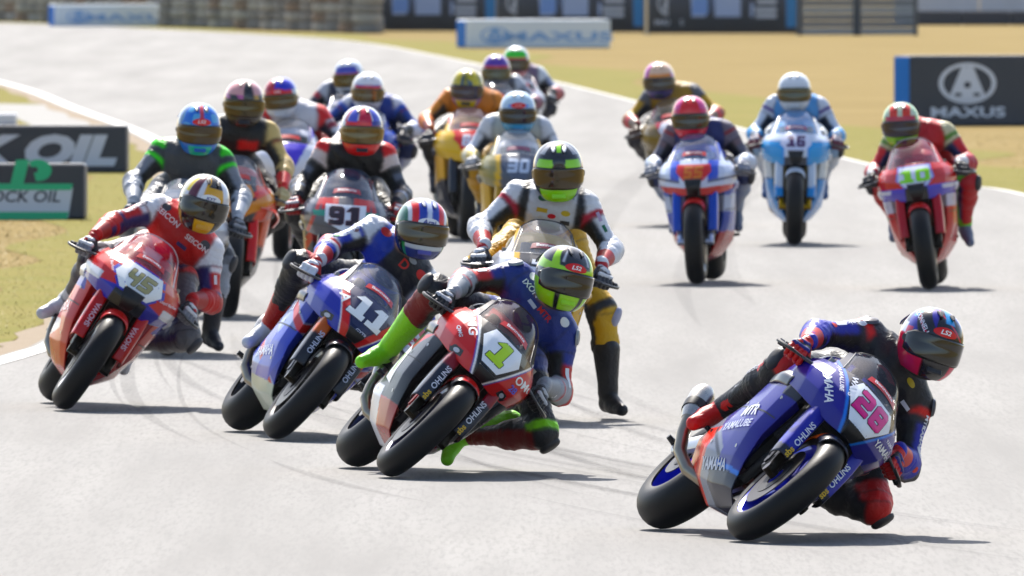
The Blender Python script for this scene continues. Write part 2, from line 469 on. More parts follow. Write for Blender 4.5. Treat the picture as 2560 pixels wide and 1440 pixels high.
# tyre marks left on the tarmac (thin worn rubber, curved like the riders' lines)
def marks(seed, n=34):
    rs = random.Random(seed); base = np.array([(560, 560), (450, 700), (400, 850), (450, 960), (620, 1050), (900, 1135), (1350, 1225), (1900, 1320), (2600, 1420)], float)
    B = cr_resample(base, 200)
    for i in range(n):
        a = rs.randint(0, 120); b = min(199, a + rs.randint(35, 95)); off = np.array([rs.uniform(-120, 1000), rs.uniform(-170, 120)]); q = B[a:b:3] + off * (1, 1) + np.linspace(0, rs.uniform(-60, 60), len(B[a:b:3]))[:, None] * (1, .3)
        C = np.array([gp(*p)[:2] for p in q]); wd = rs.uniform(.025, .09) * np.sin(np.linspace(.05, math.pi - .05, len(C)))
        strip('tyre_mark', offset(C, -wd / 2), offset(C, wd / 2), M_mark, .0125 + .00015 * i)
marks(3)
M_band = mat('rubbered_band', (.05, .05, .055), 1., alpha=.06, spec=0.)
def bands(seed, n=12):
    rs = random.Random(seed); base = cr_resample(np.array([(1500, 330), (1250, 480), (1150, 640), (1250, 800), (1500, 940), (1900, 1080), (2600, 1250)], float), 120)
    for i in range(n):
        a = rs.randint(0, 60); b = min(119, a + rs.randint(35, 60)); q = base[a:b:3] + np.array([rs.uniform(-800, 700), rs.uniform(-60, 200)])
        C = np.array([gp(*p)[:2] for p in q]); wd = rs.uniform(.12, .34) * np.sin(np.linspace(.05, math.pi - .05, len(C)))
        strip('tyre_mark', offset(C, -wd / 2), offset(C, wd / 2), M_band, .0182 + .00015 * i)
bands(8)

# grass blades along the verges
def blades(seed, n, area, hgt):
    rs = np.random.RandomState(seed); out = []
    for x0, y0, x1, y1, k in area:
        for _ in range(k):
            p = gp(rs.uniform(x0, x1), rs.uniform(y0, y1)); out.append((p.x, p.y))
    P = np.array(out); keep = []
    for p in P:
        dl = LC - p; i = np.argmin((dl ** 2).sum(1)); j = min(i + 1, len(LC) - 1); t = LC[j] - LC[i - 1]; sl = t[0] * (p[1] - LC[i][1]) - t[1] * (p[0] - LC[i][0])
        dr = RC - p; i = np.argmin((dr ** 2).sum(1)); j = min(i + 1, len(RC) - 1); t = RC[j] - RC[i - 1]; sr = t[0] * (p[1] - RC[i][1]) - t[1] * (p[0] - RC[i][0])
        keep.append((sl < -.45 or sr > .05))
    P = P[np.array(keep)]; m = len(P)
    a = rs.uniform(0, 6.28, m); hh = hgt * rs.uniform(.4, 1.2, m); wd = rs.uniform(.004, .011, m); ln = rs.uniform(-.03, .03, (m, 2))
    b = np.stack([np.cos(a) * wd, np.sin(a) * wd], 1)
    V = np.zeros((m, 3, 3)); V[:, 0, :2] = P - b; V[:, 1, :2] = P + b; V[:, 2, :2] = P + ln; V[:, 2, 2] = hh; V[:, :2, 2] = -.002
    return V.reshape(-1, 3), np.arange(m * 3).reshape(-1, 3)
Vb, Fb = blades(5, 0, [(-40, 420, 470, 860, 9000), (1900, 330, 2600, 490, 2500)], .012)
c = np.random.RandomState(2).rand(len(Vb) // 3, 1); c = np.repeat(c, 3, 0)
g = np.clip((Vb[:, 0:1] * 0 + np.random.RandomState(4).rand(len(Vb) // 3, 1).repeat(3, 0)), 0, 1)
colb = np.array([.30, .21, .065]) * (1 - g * .5) + np.array([.17, .18, .03]) * g * .5
tag(mk('grass_blades', Vb, Fb, colmat('grass_blade', .7, 0, dirt=0), cols=colb * (.75 + .5 * c), smooth=False), 'short dry grass blades along the track verges', 'grass', kind='stuff')

# --- foam boards and signs --------------------------------------------------
def board(name, px0, px1, ptop, pbot, thick, yaw, color, label, left=None, lcol='0e78c8'):
    """a padded block standing on the ground; yaw turns its left end towards the camera"""
    a = gp(px0, pbot); b = gp(px1, pbot); s = FPX / a.y
    L = (b - a).length / math.cos(R(yaw)); H = (pbot - ptop) / s
    root = empty(name); root.location = a; root.rotation_euler = (0, 0, R(yaw))
    MB().box((L / 2, thick / 2, H / 2 + .004), (L / 2, thick / 2, H / 2), b=.02).build('block', mat('vinyl_' + color, color, .45, bump=.15, bscale=6), root)
    if left:
        MB().box((-.004, thick / 2, H / 2 + .004), (.004, thick / 2 - .03, H / 2 - .02), b=.003).build('end_panel', mat('vinyl_' + lcol, lcol, .8, spec=.1), root)
    tag(root, label, 'advertising board')
    return root, L, H
X, Z, NZ = Vector((1, 0, 0)), Vector((0, 0, 1)), Vector((0, -1, 0))
def oval(rx, ry, cx=0, cy=0, n=28): return [(cx + rx * math.cos(2 * math.pi * k / n), cy + ry * math.sin(2 * math.pi * k / n)) for k in range(n)]
def round_logo(root, x, z, rx, ry, m, dark, y=-.002):
    """oval ring with a triangle of three petals and a round middle"""
    n = 40; V = oval(rx, ry, n=n) + oval(rx * .84, ry * .82, n=n); F = [(k, (k + 1) % n, n + (k + 1) % n, n + k) for k in range(n)]
    decal('logo', np.array(V), F, (x, y, z), X, Z, m, root, off=.001)
    patch('logo', [(-rx * .62, -ry * .62), (-rx * .2, ry * .8), (rx * .2, ry * .8), (rx * .62, -ry * .62), (rx * .25, -ry * .86), (-rx * .25, -ry * .86)], (x, y, z), X, Z, m, root, off=.001)
    patch('logo', oval(rx * .12, ry * .16, 0, -ry * .08), (x, y, z), X, Z, dark, root, off=.003)
    for sx in (-1, 1): patch('logo', oval(rx * .13, ry * .09, sx * rx * .32, -ry * .55), (x, y, z), X, Z, dark, root, off=.003)

white_p = flatcol('d9dde6'); slate_p = flatcol('343c4a')
# dark board with the oval emblem on the right
bd, L, H = board('advertising_board', 2276, 2640, 140, 316, .55, 20, '2b3340', 'dark board with white oval emblem and blue end on the right grass', left=True)
round_logo(bd, L * .395, H * .61, .37, .245, white_p, flatcol('2b3340'))
letters('lettering', 'MAXUS', .125, (L * .40, -.002, H * .2), X, Z, white_p, bd, bold=.03, wid=1.75, spacing=1.02)
# white boards with blue print
for p in ((1165, 1527, 50, 121, 1.0, 'white board with pale blue print standing before the dark banners'), (136, 440, 12, 67, .8, 'white board with pale blue print by the far track edge')):
    bd, L, H = board('advertising_board', p[0], p[1], p[2], p[3], p[4], 10, 'e4eaf4', p[5], left=True)
    bl = flatcol('8fb3dc')
    round_logo(bd, L * .2, H * .45, L * .1, H * .3, bl, flatcol('e4eaf4'))
    letters('lettering', 'MAXUS', H * .34, (L * .64, -.002, H * .42), X, Z, bl, bd, bold=.03, wid=1.05 * (L * .6) / (H * .34 * 3.6), spacing=1.02)
# two dark boards on the left
bd, L, H = board('advertising_board', -520, 318, 314, 432, .35, -3, '262d3a', 'long dark board lettered in heavy white capitals on left grass')
letters('lettering', 'ROCK OIL', H * .68, (L * .562, -.002, H * .48), X, Z, flatcol('ccd0da'), bd, bold=.062, shear=.25, wid=1.5)
bd, L, H = board('advertising_board', -330, 212, 410, 549, .35, -3, '262d3a', 'dark board with green emblem between two green bars on left grass')
gr_p = flatcol('10c090'); wp = flatcol('cfd4dc'); bx = .62 * L
patch('white_panel', [(-.62, -.20), (.56, -.20), (.60, .055), (-.62, .055)], (bx, -.002, H * .46), X, Z, wp, bd, off=.001)
patch('green_bar', [(-.62, .035), (.585, .035), (.60, .09), (-.62, .09)], (bx, -.002, H * .46), X, Z, gr_p, bd, off=.003)
patch('green_bar', [(-.62, -.215), (.55, -.215), (.565, -.15), (-.62, -.15)], (bx, -.002, H * .46), X, Z, gr_p, bd, off=.003)
letters('lettering', 'ROCK OIL', .10, (bx + .15, -.002, H * .42), X, Z, slate_p, bd, bold=.02, shear=.2, off=.003, wid=1.1)
ex = bx + .22
patch('emblem', [(-.15, 0), (-.04, 0), (.01, .205), (-.10, .205)], (ex, -.002, H * .645), X, Z, gr_p, bd, off=.004)
n = 18; Vr = []
for k in range(n + 1):
    a = math.pi * (.75 - 1.3 * k / n); Vr += [(.085 + .115 * math.cos(a), .115 + .092 * math.sin(a)), (.055 + .03 * math.cos(a), .12 + .026 * math.sin(a))]
decal('emblem', np.array(Vr), [(2 * k, 2 * k + 2, 2 * k + 3, 2 * k + 1) for k in range(n)], (ex, -.002, H * .645), X, Z, gr_p, bd, off=.0045)
# low white block beyond the left boards
g0 = gp(-120, 316); root = empty('barrier_block'); root.location = g0
MB().box((.38, .2, .075), (.385, .2, .075), b=.015).build('block', mat('white_foam', 'e6e6ea', .6), root)
MB().box((.38, -.003, .02), (.384, .004, .018), b=.002).build('base_strip', mat('grey_foam', '8a8c98', .6), root)
tag(root, 'low white block behind the long dark board on left grass', 'block')

# --- far barriers -------------------------------------------------------------
def stack_mesh():
    mb = MB(); prof = [(.19, -.085), (.25, -.10), (.30, -.075), (.315, 0), (.30, .075), (.25, .10), (.19, .085)]
    mb.lathe(prof, n=20, axis='z', closed=True); return mb
ty = stack_mesh().build('tyre', mat('dusty_tyre', '8b8780', .8, bump=.5, bscale=20, var=.35), None)
ty2 = ty.data.copy(); ty2.materials[0] = mat('chalky_tyre', 'a8a49b', .8, bump=.5, bscale=20, var=.3)
ty3 = ty.data.copy(); ty3.materials[0] = mat('brown_tyre', '8c7b6b', .8, bump=.5, bscale=20, var=.3)
COL.objects.unlink(ty); rs = random.Random(4); tm = [ty.data, ty2, ty3]
a, b = gp(-60, 56), gp(884, 84); a.y += 6; b.y += 1.5
nst = 16
for r_ in range(2):
    for i in range(nst):
        p = a.lerp(b, (i + .5 * r_) / (nst - 1)) + Vector((0, .56 * r_, 0))
        root = empty('tyre_stack'); root.location = p; root.rotation_euler = (0, 0, rs.uniform(0, 6))
        for k in range(6):
            o = bpy.data.objects.new('tyre', tm[rs.choice([0, 0, 1, 1, 2])]); COL.objects.link(o); o.parent = root
            o.location = (rs.uniform(-.02, .02), rs.uniform(-.02, .02), .103 + k * .2)
        tag(root, 'stack of dusty grey tyres in the far barrier', 'tyre stack', 'tyre stacks of the far barrier')
# red post at the top left corner
p = gp(2, 52); mb = MB(); mb.box((0, 0, .55), (.15, .12, .55), b=.02)
o = mb.build('marshal_post', mat('red_vinyl', 'b03a4e', .5)); o.location = p + Vector((-.02, .8, 0)); tag(o, 'red padded post at the far left end of the barrier', 'post')

dk = mat('banner_cloth', '3c424d', .7, bump=.2, bscale=3, var=.1)
edges = [(874, 1240), (1243, 1612), (1615, 1990)]
lab = ['leftmost dark banner with round grey emblem and pale van picture', 'dark banner with pale van picture behind the white board', 'dark banner with round emblem right of the white board']
for (x0, x1), lb in zip(edges, lab):
    A, B = gp(x0, 82), gp(x1, 86); A.y = B.y = 345 - 3 * edges.index((x0, x1)); L = B.x - A.x; Hh = 1.25
    root = empty('advertising_banner'); root.location = A
    nx = 24; V = []
    for k in range(nx + 1):
        for zz in (0.0, Hh): V.append((L * k / nx, .02 * math.sin(k * 1.1), zz + .03))
    mk('cloth', V, [(2 * k, 2 * k + 2, 2 * k + 3, 2 * k + 1) for k in range(nx)], dk, root, solid=.02, soff=1)
    for k in range(2): MB().bar((L * k, .08, 0), (L * k, .08, Hh + .2), .03).build('post', mat('galvanised', '8f959b', .5, metal=.6), root)
    g = flatcol('b9bcc4')
    round_logo(root, L * .14, .62, .23, .24, g, flatcol('3c424d'), y=-.025)
    letters('lettering', 'MAXUS', .12, (L * .14, -.028, .25), X, Z, g, root, bold=.03, wid=1.1)
    van = [(-.62, -.30), (.60, -.30), (.62, -.05), (.42, .0), (.28, .32), (-.58, .36), (-.64, .1)]
    patch('van_picture', van, (L * .50, -.028, .66), X, Z, flatcol('a9b6d2'), root, off=.004)
    patch('van_picture', [(-.62, -.25), (-.2, -.25), (-.15, .3), (-.57, .33)], (L * .50, -.028, .66), X, Z, flatcol('7f9fd6'), root, off=.008)
    for j, (wd, zz) in enumerate(((.5, .83), (.42, .66), (.5, .5), (.46, .38))):
        patch('print_line', [(-wd / 2, -.045), (wd / 2, -.045), (wd / 2, .045), (-wd / 2, .045)], (L * .80, -.028, zz), X, Z, g, root, off=.004)
    patch('blue_print', [(-.14, -.25), (.14, -.25), (.14, .62), (-.14, .62)], (L * .945, -.028, .4), X, Z, flatcol('2a84bd'), root, off=.004)
    tag(root, lb, 'banner')
# screened fence panels right of the banners
fm = mat('fence_screen', '6c7277', .8, bump=.4, bscale=30, var=.3); pm = mat('fence_post', '4a4f55', .6, metal=.3)
for x0, x1, lb in ((1992, 2132, 'grey screened fence panel beside the last dark banner'), (2136, 2282, 'grey screened fence panel next to the dark tyre wall')):
    A, B = gp(x0, 84), gp(x1, 86); A.y = B.y = 338; L = B.x - A.x; root = empty('fence_panel'); root.location = A
    for k in range(9): MB().box((L / 2, 0, .08 + k * .14), (L / 2 - .04, .012, .062), b=.004).build('slat', fm if k % 3 else mat('pale_screen', '8b9296', .8, var=.2), root)
    for xx in (0, L): MB().bar((xx, .05, 0), (xx, .05, 1.4), .045).build('post', pm, root)
    tag(root, lb, 'fence')
# dark conveyor-faced wall with a pale wall above it, far right
A = gp(2296, 66); A.y += 3; root = empty('tyre_wall'); root.location = A
for k in range(6):
    MB().box((.5 + k * 1.02, 0, .16), (.505, .18, .155), b=.03).build('rubber_facing', mat('rubber_facing', '2c313c', .7, bump=.4, bscale=8), root)
tag(root, 'low dark rubber-faced wall at the far right', 'wall')
A2 = A + Vector((-.4, 1.5, 0)); root = empty('concrete_wall'); root.location = A2
for k in range(4): MB().box((.9 + k * 1.82, 0, .45), (.9, .12, .45), b=.02).build('panel', mat('pale_concrete', 'c9c8cc', .7, bump=.3, bscale=12, var=.12), root)
tag(root, 'pale concrete wall above the low dark wall at right', 'wall')
# ------------------------------------------------------------------ the race motorcycle
# bike space: x forward, y to the rider's left, z up; front tyre touches the ground at the origin
WB = 1.40; FR, RR = .300, .318
GRIP = {1: Vector((-.40, .315, .785)), -1: Vector((-.40, -.315, .785))}
PEG = {1: Vector((-1.03, .20, .40)), -1: Vector((-1.03, -.20, .40))}
COWL = np.array([
 [(.045, 0, .625), (.035, .03, .625), (-.02, .085, .622), (-.13, .17, .635), (-.24, .225, .655), (-.36, .255, .675)],
 [(.075, 0, .69), (.062, .045, .69), (.0, .11, .70), (-.11, .20, .715), (-.23, .25, .73), (-.38, .278, .745)],
 [(.045, 0, .775), (.032, .07, .775), (-.03, .135, .783), (-.13, .21, .80), (-.25, .255, .805), (-.40, .28, .81)],
 [(-.02, 0, .86), (-.032, .08, .858), (-.085, .14, .858), (-.17, .20, .858), (-.27, .235, .86), (-.40, .255, .862)],
 [(-.09, 0, .925), (-.102, .08, .92), (-.145, .133, .912), (-.215, .178, .905), (-.30, .208, .902), (-.41, .225, .90)]])
SCREEN = np.array([
 [(-.085, 0, .921), (-.097, .08, .916), (-.14, .132, .908), (-.21, .177, .901), (-.29, .205, .90)],
 [(-.18, 0, 1.005), (-.193, .075, .997), (-.235, .126, .978), (-.29, .162, .955), (-.345, .185, .945)],
 [(-.285, 0, 1.075), (-.297, .07, 1.067), (-.335, .118, 1.042), (-.375, .148, 1.012), (-.41, .168, .995)],
 [(-.41, 0, 1.125), (-.418, .064, 1.118), (-.44, .108, 1.09), (-.46, .135, 1.06), (-.475, .152, 1.04)]])
SIDE = np.array([   # front edge -> rear edge, top -> belly
 [(-.25, .165, .80), (-.20, .225, .80), (-.30, .262, .81), (-.44, .27, .815), (-.60, .245, .82), (-.74, .205, .80)],
 [(-.28, .15, .69), (-.225, .20, .69), (-.32, .247, .69), (-.46, .262, .69), (-.64, .25, .69), (-.80, .21, .68)],
 [(-.34, .14, .56), (-.285, .185, .56), (-.37, .228, .555), (-.50, .245, .55), (-.67, .24, .55), (-.85, .205, .55)],
 [(-.39, .13, .43), (-.335, .168, .43), (-.41, .208, .425), (-.54, .225, .42), (-.71, .230, .42), (-.92, .205, .44)],
 [(-.42, .10, .305), (-.37, .125, .305), (-.45, .158, .30), (-.57, .175, .29), (-.76, .205, .29), (-1.0, .195, .34)],
 [(-.44, .06, .20), (-.40, .065, .195), (-.48, .085, .19), (-.60, .10, .18), (-.79, .122, .19), (-1.08, .125, .26)],
 [(-.45, .0, .165), (-.42, .0, .155), (-.50, .0, .15), (-.61, .0, .145), (-.80, .0, .14), (-1.10, .0, .215)]])
TANK = np.array([
 [(-.44, .13, .86), (-.44, .11, .93), (-.44, .06, .96), (-.44, 0, .965)],
 [(-.55, .19, .84), (-.55, .165, .955), (-.55, .09, 1.01), (-.55, 0, 1.02)],
 [(-.68, .20, .82), (-.68, .17, .945), (-.68, .09, 1.0), (-.68, 0, 1.01)],
 [(-.80, .165, .80), (-.80, .14, .89), (-.80, .08, .925), (-.80, 0, .935)],
 [(-.90, .13, .79), (-.90, .11, .84), (-.90, .06, .855), (-.90, 0, .86)]])
TAIL = np.array([
 [(-.86, .14, .74), (-.86, .15, .80), (-.86, .10, .835), (-.86, 0, .84)],
 [(-1.05, .15, .78), (-1.05, .15, .835), (-1.05, .10, .865), (-1.05, 0, .865)],
 [(-1.2, .13, .83), (-1.2, .14, .90), (-1.2, .09, .955), (-1.2, 0, .965)],
 [(-1.38, .085, .89), (-1.38, .09, .945), (-1.38, .06, .985), (-1.38, 0, .99)],
 [(-1.55, .025, .945), (-1.55, .028, .975), (-1.55, .02, .99), (-1.55, 0, .995)]])

def zc(z): return np.where(np.asarray(z) > .62, .62 + (np.asarray(z) - .62) * .85, z)      # the nose is drawn tall and set lower
def low(V): V = V.copy(); V[:, 2] = zc(V[:, 2]); return V
TANK[..., 2] = np.where(TANK[..., 2] > .8, .8 + (TANK[..., 2] - .8) * .8, TANK[..., 2])
def mirror_cols(P):
    Q = P[:, :0:-1].copy(); Q[..., 1] *= -1
    return np.concatenate([Q, P], 1)
def mirror_rev(P):           # for grids whose last column lies on the centre plane
    Q = P[:, ::-1][:, 1:].copy(); Q[..., 1] *= -1
    return np.concatenate([P, Q], 1)
def const(c):
    c = np.array(lin(c)); return lambda V: np.tile(c, (len(V), 1))
def rules(base, *rs):
    """livery: base colour, then (mask function of x, |y|, z, y) -> colour, later rules on top"""
    base = lin(base); rs = [(f, lin(c)) for f, c in rs]
    def fn(V):
        C = np.tile(np.array(base), (len(V), 1)); x, y, z = V[:, 0], V[:, 1], V[:, 2]
        for f, c in rs: C[f(x, np.abs(y), z, y)] = c
        return C
    return fn

M_rubber = mat('slick_rubber', '0c0d0f', .48, bump=.12, bscale=90, var=.35, spec=.22)
M_black = mat('black_satin', '0d0e10', .4, spec=.4)
M_carbon = mat('carbon_fibre', '15161a', .25, coat=.5, var=.3, bscale=400)
M_steel = mat('brushed_steel', 'b7b4ae', .28, metal=1., rvar=.08)
M_titan = mat('titanium', 'a39a8c', .3, metal=1., var=.15, bscale=40)
M_dark = mat('engine_dark', '1b1c1f', .5, metal=.5, bump=.3, bscale=60)
M_disc = mat('brake_steel', '4a4744', .38, metal=1.)
M_gold = mat('gold_anodised', 'b98a2e', .3, metal=1.)
M_paint = colmat('livery_paint', .26, .12, dirt=.0, spec=.3, rvar=.02)
M_leather = colmat('leather', .45, .0, bump=.2, bscale=220, dirt=.12, rvar=.12, crease=.55, spec=.3)
M_shell = colmat('helmet_shell', .14, .5, dirt=.0, rvar=.03, spec=.4)
M_screen = mat('tinted_screen', (.16, .17, .19), .06, spec=.5, alpha=.25)

def tyre_prof(Rr, w, n=15):
    pr = []
    for k in range(n):
        a = R(-112 + 224 * k / (n - 1)); pr.append((Rr - w * .47 * (1 - math.cos(a)), w * .5 * math.sin(a)))
    return [(.208, -w * .34)] + pr + [(.208, w * .34)]

_wheel = {}
def wheel_parts(front, hero):
    k = (front, hero)
    if k in _wheel: return _wheel[k]
    Rr, w, wr = (FR, .130, .055) if front else (RR, .192, .085)
    seg = 72 if hero else 40
    t = MB().lathe(tyre_prof(Rr, w), n=seg)
    rim = MB().lathe([(.222, -wr - .006), (.212, -wr), (.200, -wr + .008), (.192, -.02), (.192, .02), (.200, wr - .008), (.212, wr), (.222, wr + .006)], n=seg)
    rim.lathe([(.0, -.055), (.032, -.055), (.04, -.03), (.04, .03), (.032, .055), (.0, .055)], n=20)
    for q in range(5):
        a = 2 * math.pi * q / 5
        for da in (-.16, .16):
            p0 = Vector((math.cos(a) * .035, 0, math.sin(a) * .035)); p1 = Vector((math.cos(a + da) * .197, 0, math.sin(a + da) * .197))
            rim.tube([p0, p0.lerp(p1, .5), p1], [.017, .011, .013], 8)
    d = MB().lathe([(.095, -.0025), (.16, -.0025), (.16, .0025), (.095, .0025)] if front else [(.06, -.0025), (.11, -.0025), (.11, .0025), (.06, .0025)], n=seg, closed=True)
    c = MB().lathe([(.045, -.003), (.098, -.003), (.098, .003), (.045, .003)] if front else [(.03, -.003), (.063, -.003), (.063, .003), (.03, .003)], n=24, closed=True)
    _wheel[k] = (t, rim, d, c); return _wheel[k]
_mesh_cache = {}
def cached(key, mb, name, m, parent):
    if key in _mesh_cache:
        o = bpy.data.objects.new(name, _mesh_cache[key]); COL.objects.link(o); o.parent = parent; return o
    o = mb.build(name, m, parent); _mesh_cache[key] = o.data; return o

def aa(fn, V, h=.003):
    """edge-softened livery: the colour rules averaged over a few points round each vertex"""
    C = fn(V)
    for d in ((h, 0, 0), (-h, 0, 0), (0, h, 0), (0, -h, 0), (0, 0, h), (0, 0, -h)): C = C + fn(V + np.array(d))
    return C / 7

def build_bike(c, hero=True, fine=False):
    root = empty('race_motorcycle')
    info = {'root': root}
    # wheels
    for front in (True, False):
        t, rim, d, car = wheel_parts(front, hero)
        rm = mat('rim_' + c.get('rim', '202228'), c.get('rim', '202228'), .3, metal=.35, coat=.5)
        wn = 'front_wheel' if front else 'rear_wheel'
        wo = cached((front, hero, c.get('rim', '202228')), rim, wn, rm, root)
        wo.location = (0, 0, FR) if front else (-WB, 0, RR)
        wo.rotation_euler = (0, random.uniform(0, 1.2), 0)
        cached((front, hero, 't'), t, 'tyre', M_rubber, wo)
        for sy in ((-1, 1) if front else (-1,)):
            dd = cached((front, hero, 'd'), d, 'brake_disc', M_disc, wo); dd.location = (0, sy * (.066 if front else .095), 0)
            cc = cached((front, hero, 'c'), car, 'disc_carrier', M_dark, dd); cc.location = (0, sy * .002, 0)
    # fork, mudguard, calipers
    top = {s: Vector((-.265, s * .103, .90)) for s in (-1, 1)}; bot = {s: Vector((-.005, s * .103, .30)) for s in (-1, 1)}
    for s in (-1, 1):
        f = MB(); a, b = bot[s], top[s]
        f.bar(a.lerp(b, -.02), a.lerp(b, .42), .025, .025, 14); f.bar(a.lerp(b, .40), a.lerp(b, 1.02), .029, .029, 14)
        f.bar(a + Vector((0, s * .025, 0)), a + Vector((0, -s * .03, 0)), .024, .024, 12)
        f.build('fork_leg', mat('fork_' + c.get('fork', '2a2620'), c.get('fork', '2a2620'), .3, metal=.9), root)
        k = MB(); p = a.lerp(b, .14) + Vector((-.075, -s * .008, -.02)); dq = frame_of(b - a)
        Mr = Matrix((dq[0], dq[1], dq[2])).transposed()
        k.box(p, (.062, .026, .034), Mr, .010); k.box(p + Vector((.03, s * .008, .03)), (.03, .02, .016), Mr, .006); k.box(p + Vector((0, s * .028, 0)), (.035, .006, .02), Mr, .004)
        for q in (-.035, 0, .035): k.bar(p + (b - a).normalized() * q + Vector((0, s * .02, 0)), p + (b - a).normalized() * q + Vector((0, s * .034, 0)), .010, .010, 10)
        k.build('brake_caliper', mat('caliper_' + c.get('caliper', '2c2d30'), c.get('caliper', '2c2d30'), .35, metal=.7), root)
        # fork cover blade
        P = []
        for t_, wd, of in ((.10, .045, .004), (.22, .055, .008), (.42, .056, .010), (.58, .05, .006)):
            q = a.lerp(b, t_) + Vector((.012, s * (.036 + of), 0)); ax = Vector((.92, 0, .38))
            P.append([q - ax * wd * .8, q - ax * wd * .2 + Vector((0, s * .010, 0)), q + ax * wd * .75 + Vector((0, s * .006, 0)), q + ax * wd * 1.05 + Vector((0, -s * .008, 0)), q + ax * wd * 1.1 + Vector((0, -s * .052, 0))])
        V, F = loft(np.array(P), 18, 18)
        if s < 0: F = F[:, ::-1]
        fc = mk('fork_cover', V, F, M_paint, root, cols=c['forkcover'](V), solid=.005, fixn=False); info['fork_cover%d' % s] = (fc, bvh_of(V, F))
    # front mudguard follows the tyre
    na, nb = (34, 15) if hero else (18, 9); V = []
    for i in range(na):
        th = R(64 + 86 * i / (na - 1))
        for j in range(nb):
            v = -1 + 2 * j / (nb - 1); ph = v * R(88); rr = FR + .012 - .056 * (1 - math.cos(ph)); sh = .078 * math.sin(ph)
            edge = .020 * abs(v) ** 3
            V.append((rr * math.cos(th) + 0, sh, FR + rr * math.sin(th) - edge))
    V = np.array(V); F = grid_faces(na, nb)
    info['mud'] = mk('front_mudguard', V, F, M_paint, root, cols=c['mud'](V), solid=.004)
    # yokes, steering head, bars, levers
    y = MB(); y.box((-.258, 0, .865), (.035, .135, .014), None, .006); y.box((-.225, 0, .80), (.035, .13, .016), None, .006); y.bar((-.24, 0, .77), (-.29, 0, .885), .03); y.build('yoke', M_dark, root)
    for s in (-1, 1):
        h = MB(); g = GRIP[s]; ax = Vector((-.10, s * .24, -.05)).normalized()
        a = g - ax * .20; h.tube([a + Vector((0.02, 0, .01)), a + ax * .02, g + ax * .075], .0115, 10); h.bar(a - Vector((0, 0, .02)), a + Vector((0, 0, .025)), .03, .03, 14)
        hb = h.build('handlebar', M_black, root)
        MB().bar(g - ax * .062, g + ax * .068, .0175, .0175, 12).build('grip', mat('grip_rubber', '141416', .8, bump=.5, bscale=300), hb)
        e = MB(); e.bar(g + ax * .075, g + ax * .095, .015, .015, 12)
        fw = Vector((1, 0, -.12)).normalized()
        e.tube([g + ax * .09, g + ax * .105 + fw * .02, g + ax * .10 + fw * .06, g + ax * .06 + fw * .105, g + ax * .0 + fw * .115], [.009, .0085, .008, .008, .005], 8); e.build('lever_guard', mat('guard_plastic', '15161a', .35), hb)
        l = MB(); l.box(g - ax * .10 + fw * .035, (.03, .024, .014), None, .006)
        l.tube([g - ax * .10 + fw * .05, g - ax * .055 + fw * .068, g + ax * .0 + fw * .075, g + ax * .055 + fw * .08], [.008, .0075, .0065, .006], 8); l.build('lever', mat('lever_alloy', '55565a', .35, metal=.9), hb)
        m2 = MB(); m2.bar(g - ax * .125 + Vector((.02, 0, .03)), g - ax * .125 + Vector((.02, 0, .068)), .017, .019, 12); m2.build('fluid_pot', mat('smoke_plastic', '8a8a84', .3), hb)
        m3 = MB(); m3.tube([g - ax * .11 + fw * .02, g - ax * .16 + fw * .05 + Vector((0, 0, .03)), (-.30, s * .06, .85), (-.22, s * .05, .76)], .005, 6); m3.build('brake_hose', M_black, hb)
    # nose cowl
    nr, nc = (96, 170) if fine else (50, 90) if hero else (26, 44)
    V, F = loft(mirror_cols(COWL), nr, nc, .38)
    cc_ = aa(c['cowl'], V); V = low(V)
    info['cowl'] = (mk('fairing_nose', V, F, M_paint, root, cols=cc_, solid=.004), bvh_of(V, F))
    cowl = info['cowl'][0]
    # intake mouth and headlight stickers
    if c.get('intake', True):
        P = np.array([[(.052, -.03, .63), (.06, 0, .63), (.052, .03, .63)], [(.075, -.042, .665), (.082, 0, .665), (.075, .042, .665)], [(.083, -.050, .695), (.088, 0, .695), (.083, .050, .695)]])
        if c.get('intake') == 'tall': P = P + 0; P[2] = [(.068, -.062, .760), (.078, 0, .760), (.068, .062, .760)]; P[1] = [(.088, -.05, .69), (.096, 0, .69), (.088, .05, .69)]
        V2, F2 = loft(P, 10, 12); V2 = low(V2); mk('air_intake', V2, F2, M_black, cowl, solid=.008, soff=0)
    for s in (-1, 1):
        if c.get('lamp'):
            pts = [(-.03, -.012), (.02, -.022), (.036, .0), (.02, .018), (-.02, .018)]
            patch('headlight_sticker', [(x * s, y_) for x, y_ in pts] if s > 0 else [(x * s, y_) for x, y_ in pts][::-1], (0, s * .15, .66), (0, 1, 0), (0, 0, 1), flatcol('14151a', .2), cowl, info['cowl'][1])
            patch('headlight_lens', oval(.014, .011, 0, 0, 14), (0, s * .152, .66), (0, 1, 0), (0, 0, 1), flatcol('b9bcc6', .15), cowl, info['cowl'][1], off=.004)
    # screen
    nr, nc = (30, 50) if hero else (14, 24)
    S = mirror_cols(SCREEN); V, F = loft(S[:, 1:-1], nr, nc); V = low(V)
    sc_ = mk('windscreen', V, F, MATS.get('screen_' + c.get('screen', ''), None) or (mat('screen_' + c['screen'], c['screen'], .06, spec=.6, alpha=c.get('screen_a', .5)) if 'screen' in c else M_screen), root)
    info['screen'] = (sc_, bvh_of(V, F))
    rim = np.concatenate([V.reshape(nr, nc, 3)[:, 0][::-1][::-1], V.reshape(nr, nc, 3)[-1], V.reshape(nr, nc, 3)[::-1, -1]])
    MB().tube([tuple(p) for p in rim[::2]], .0035, 6).build('screen_trim', mat('trim_' + c.get('trim', '1a1b20'), c.get('trim', '1a1b20'), .3), sc_)
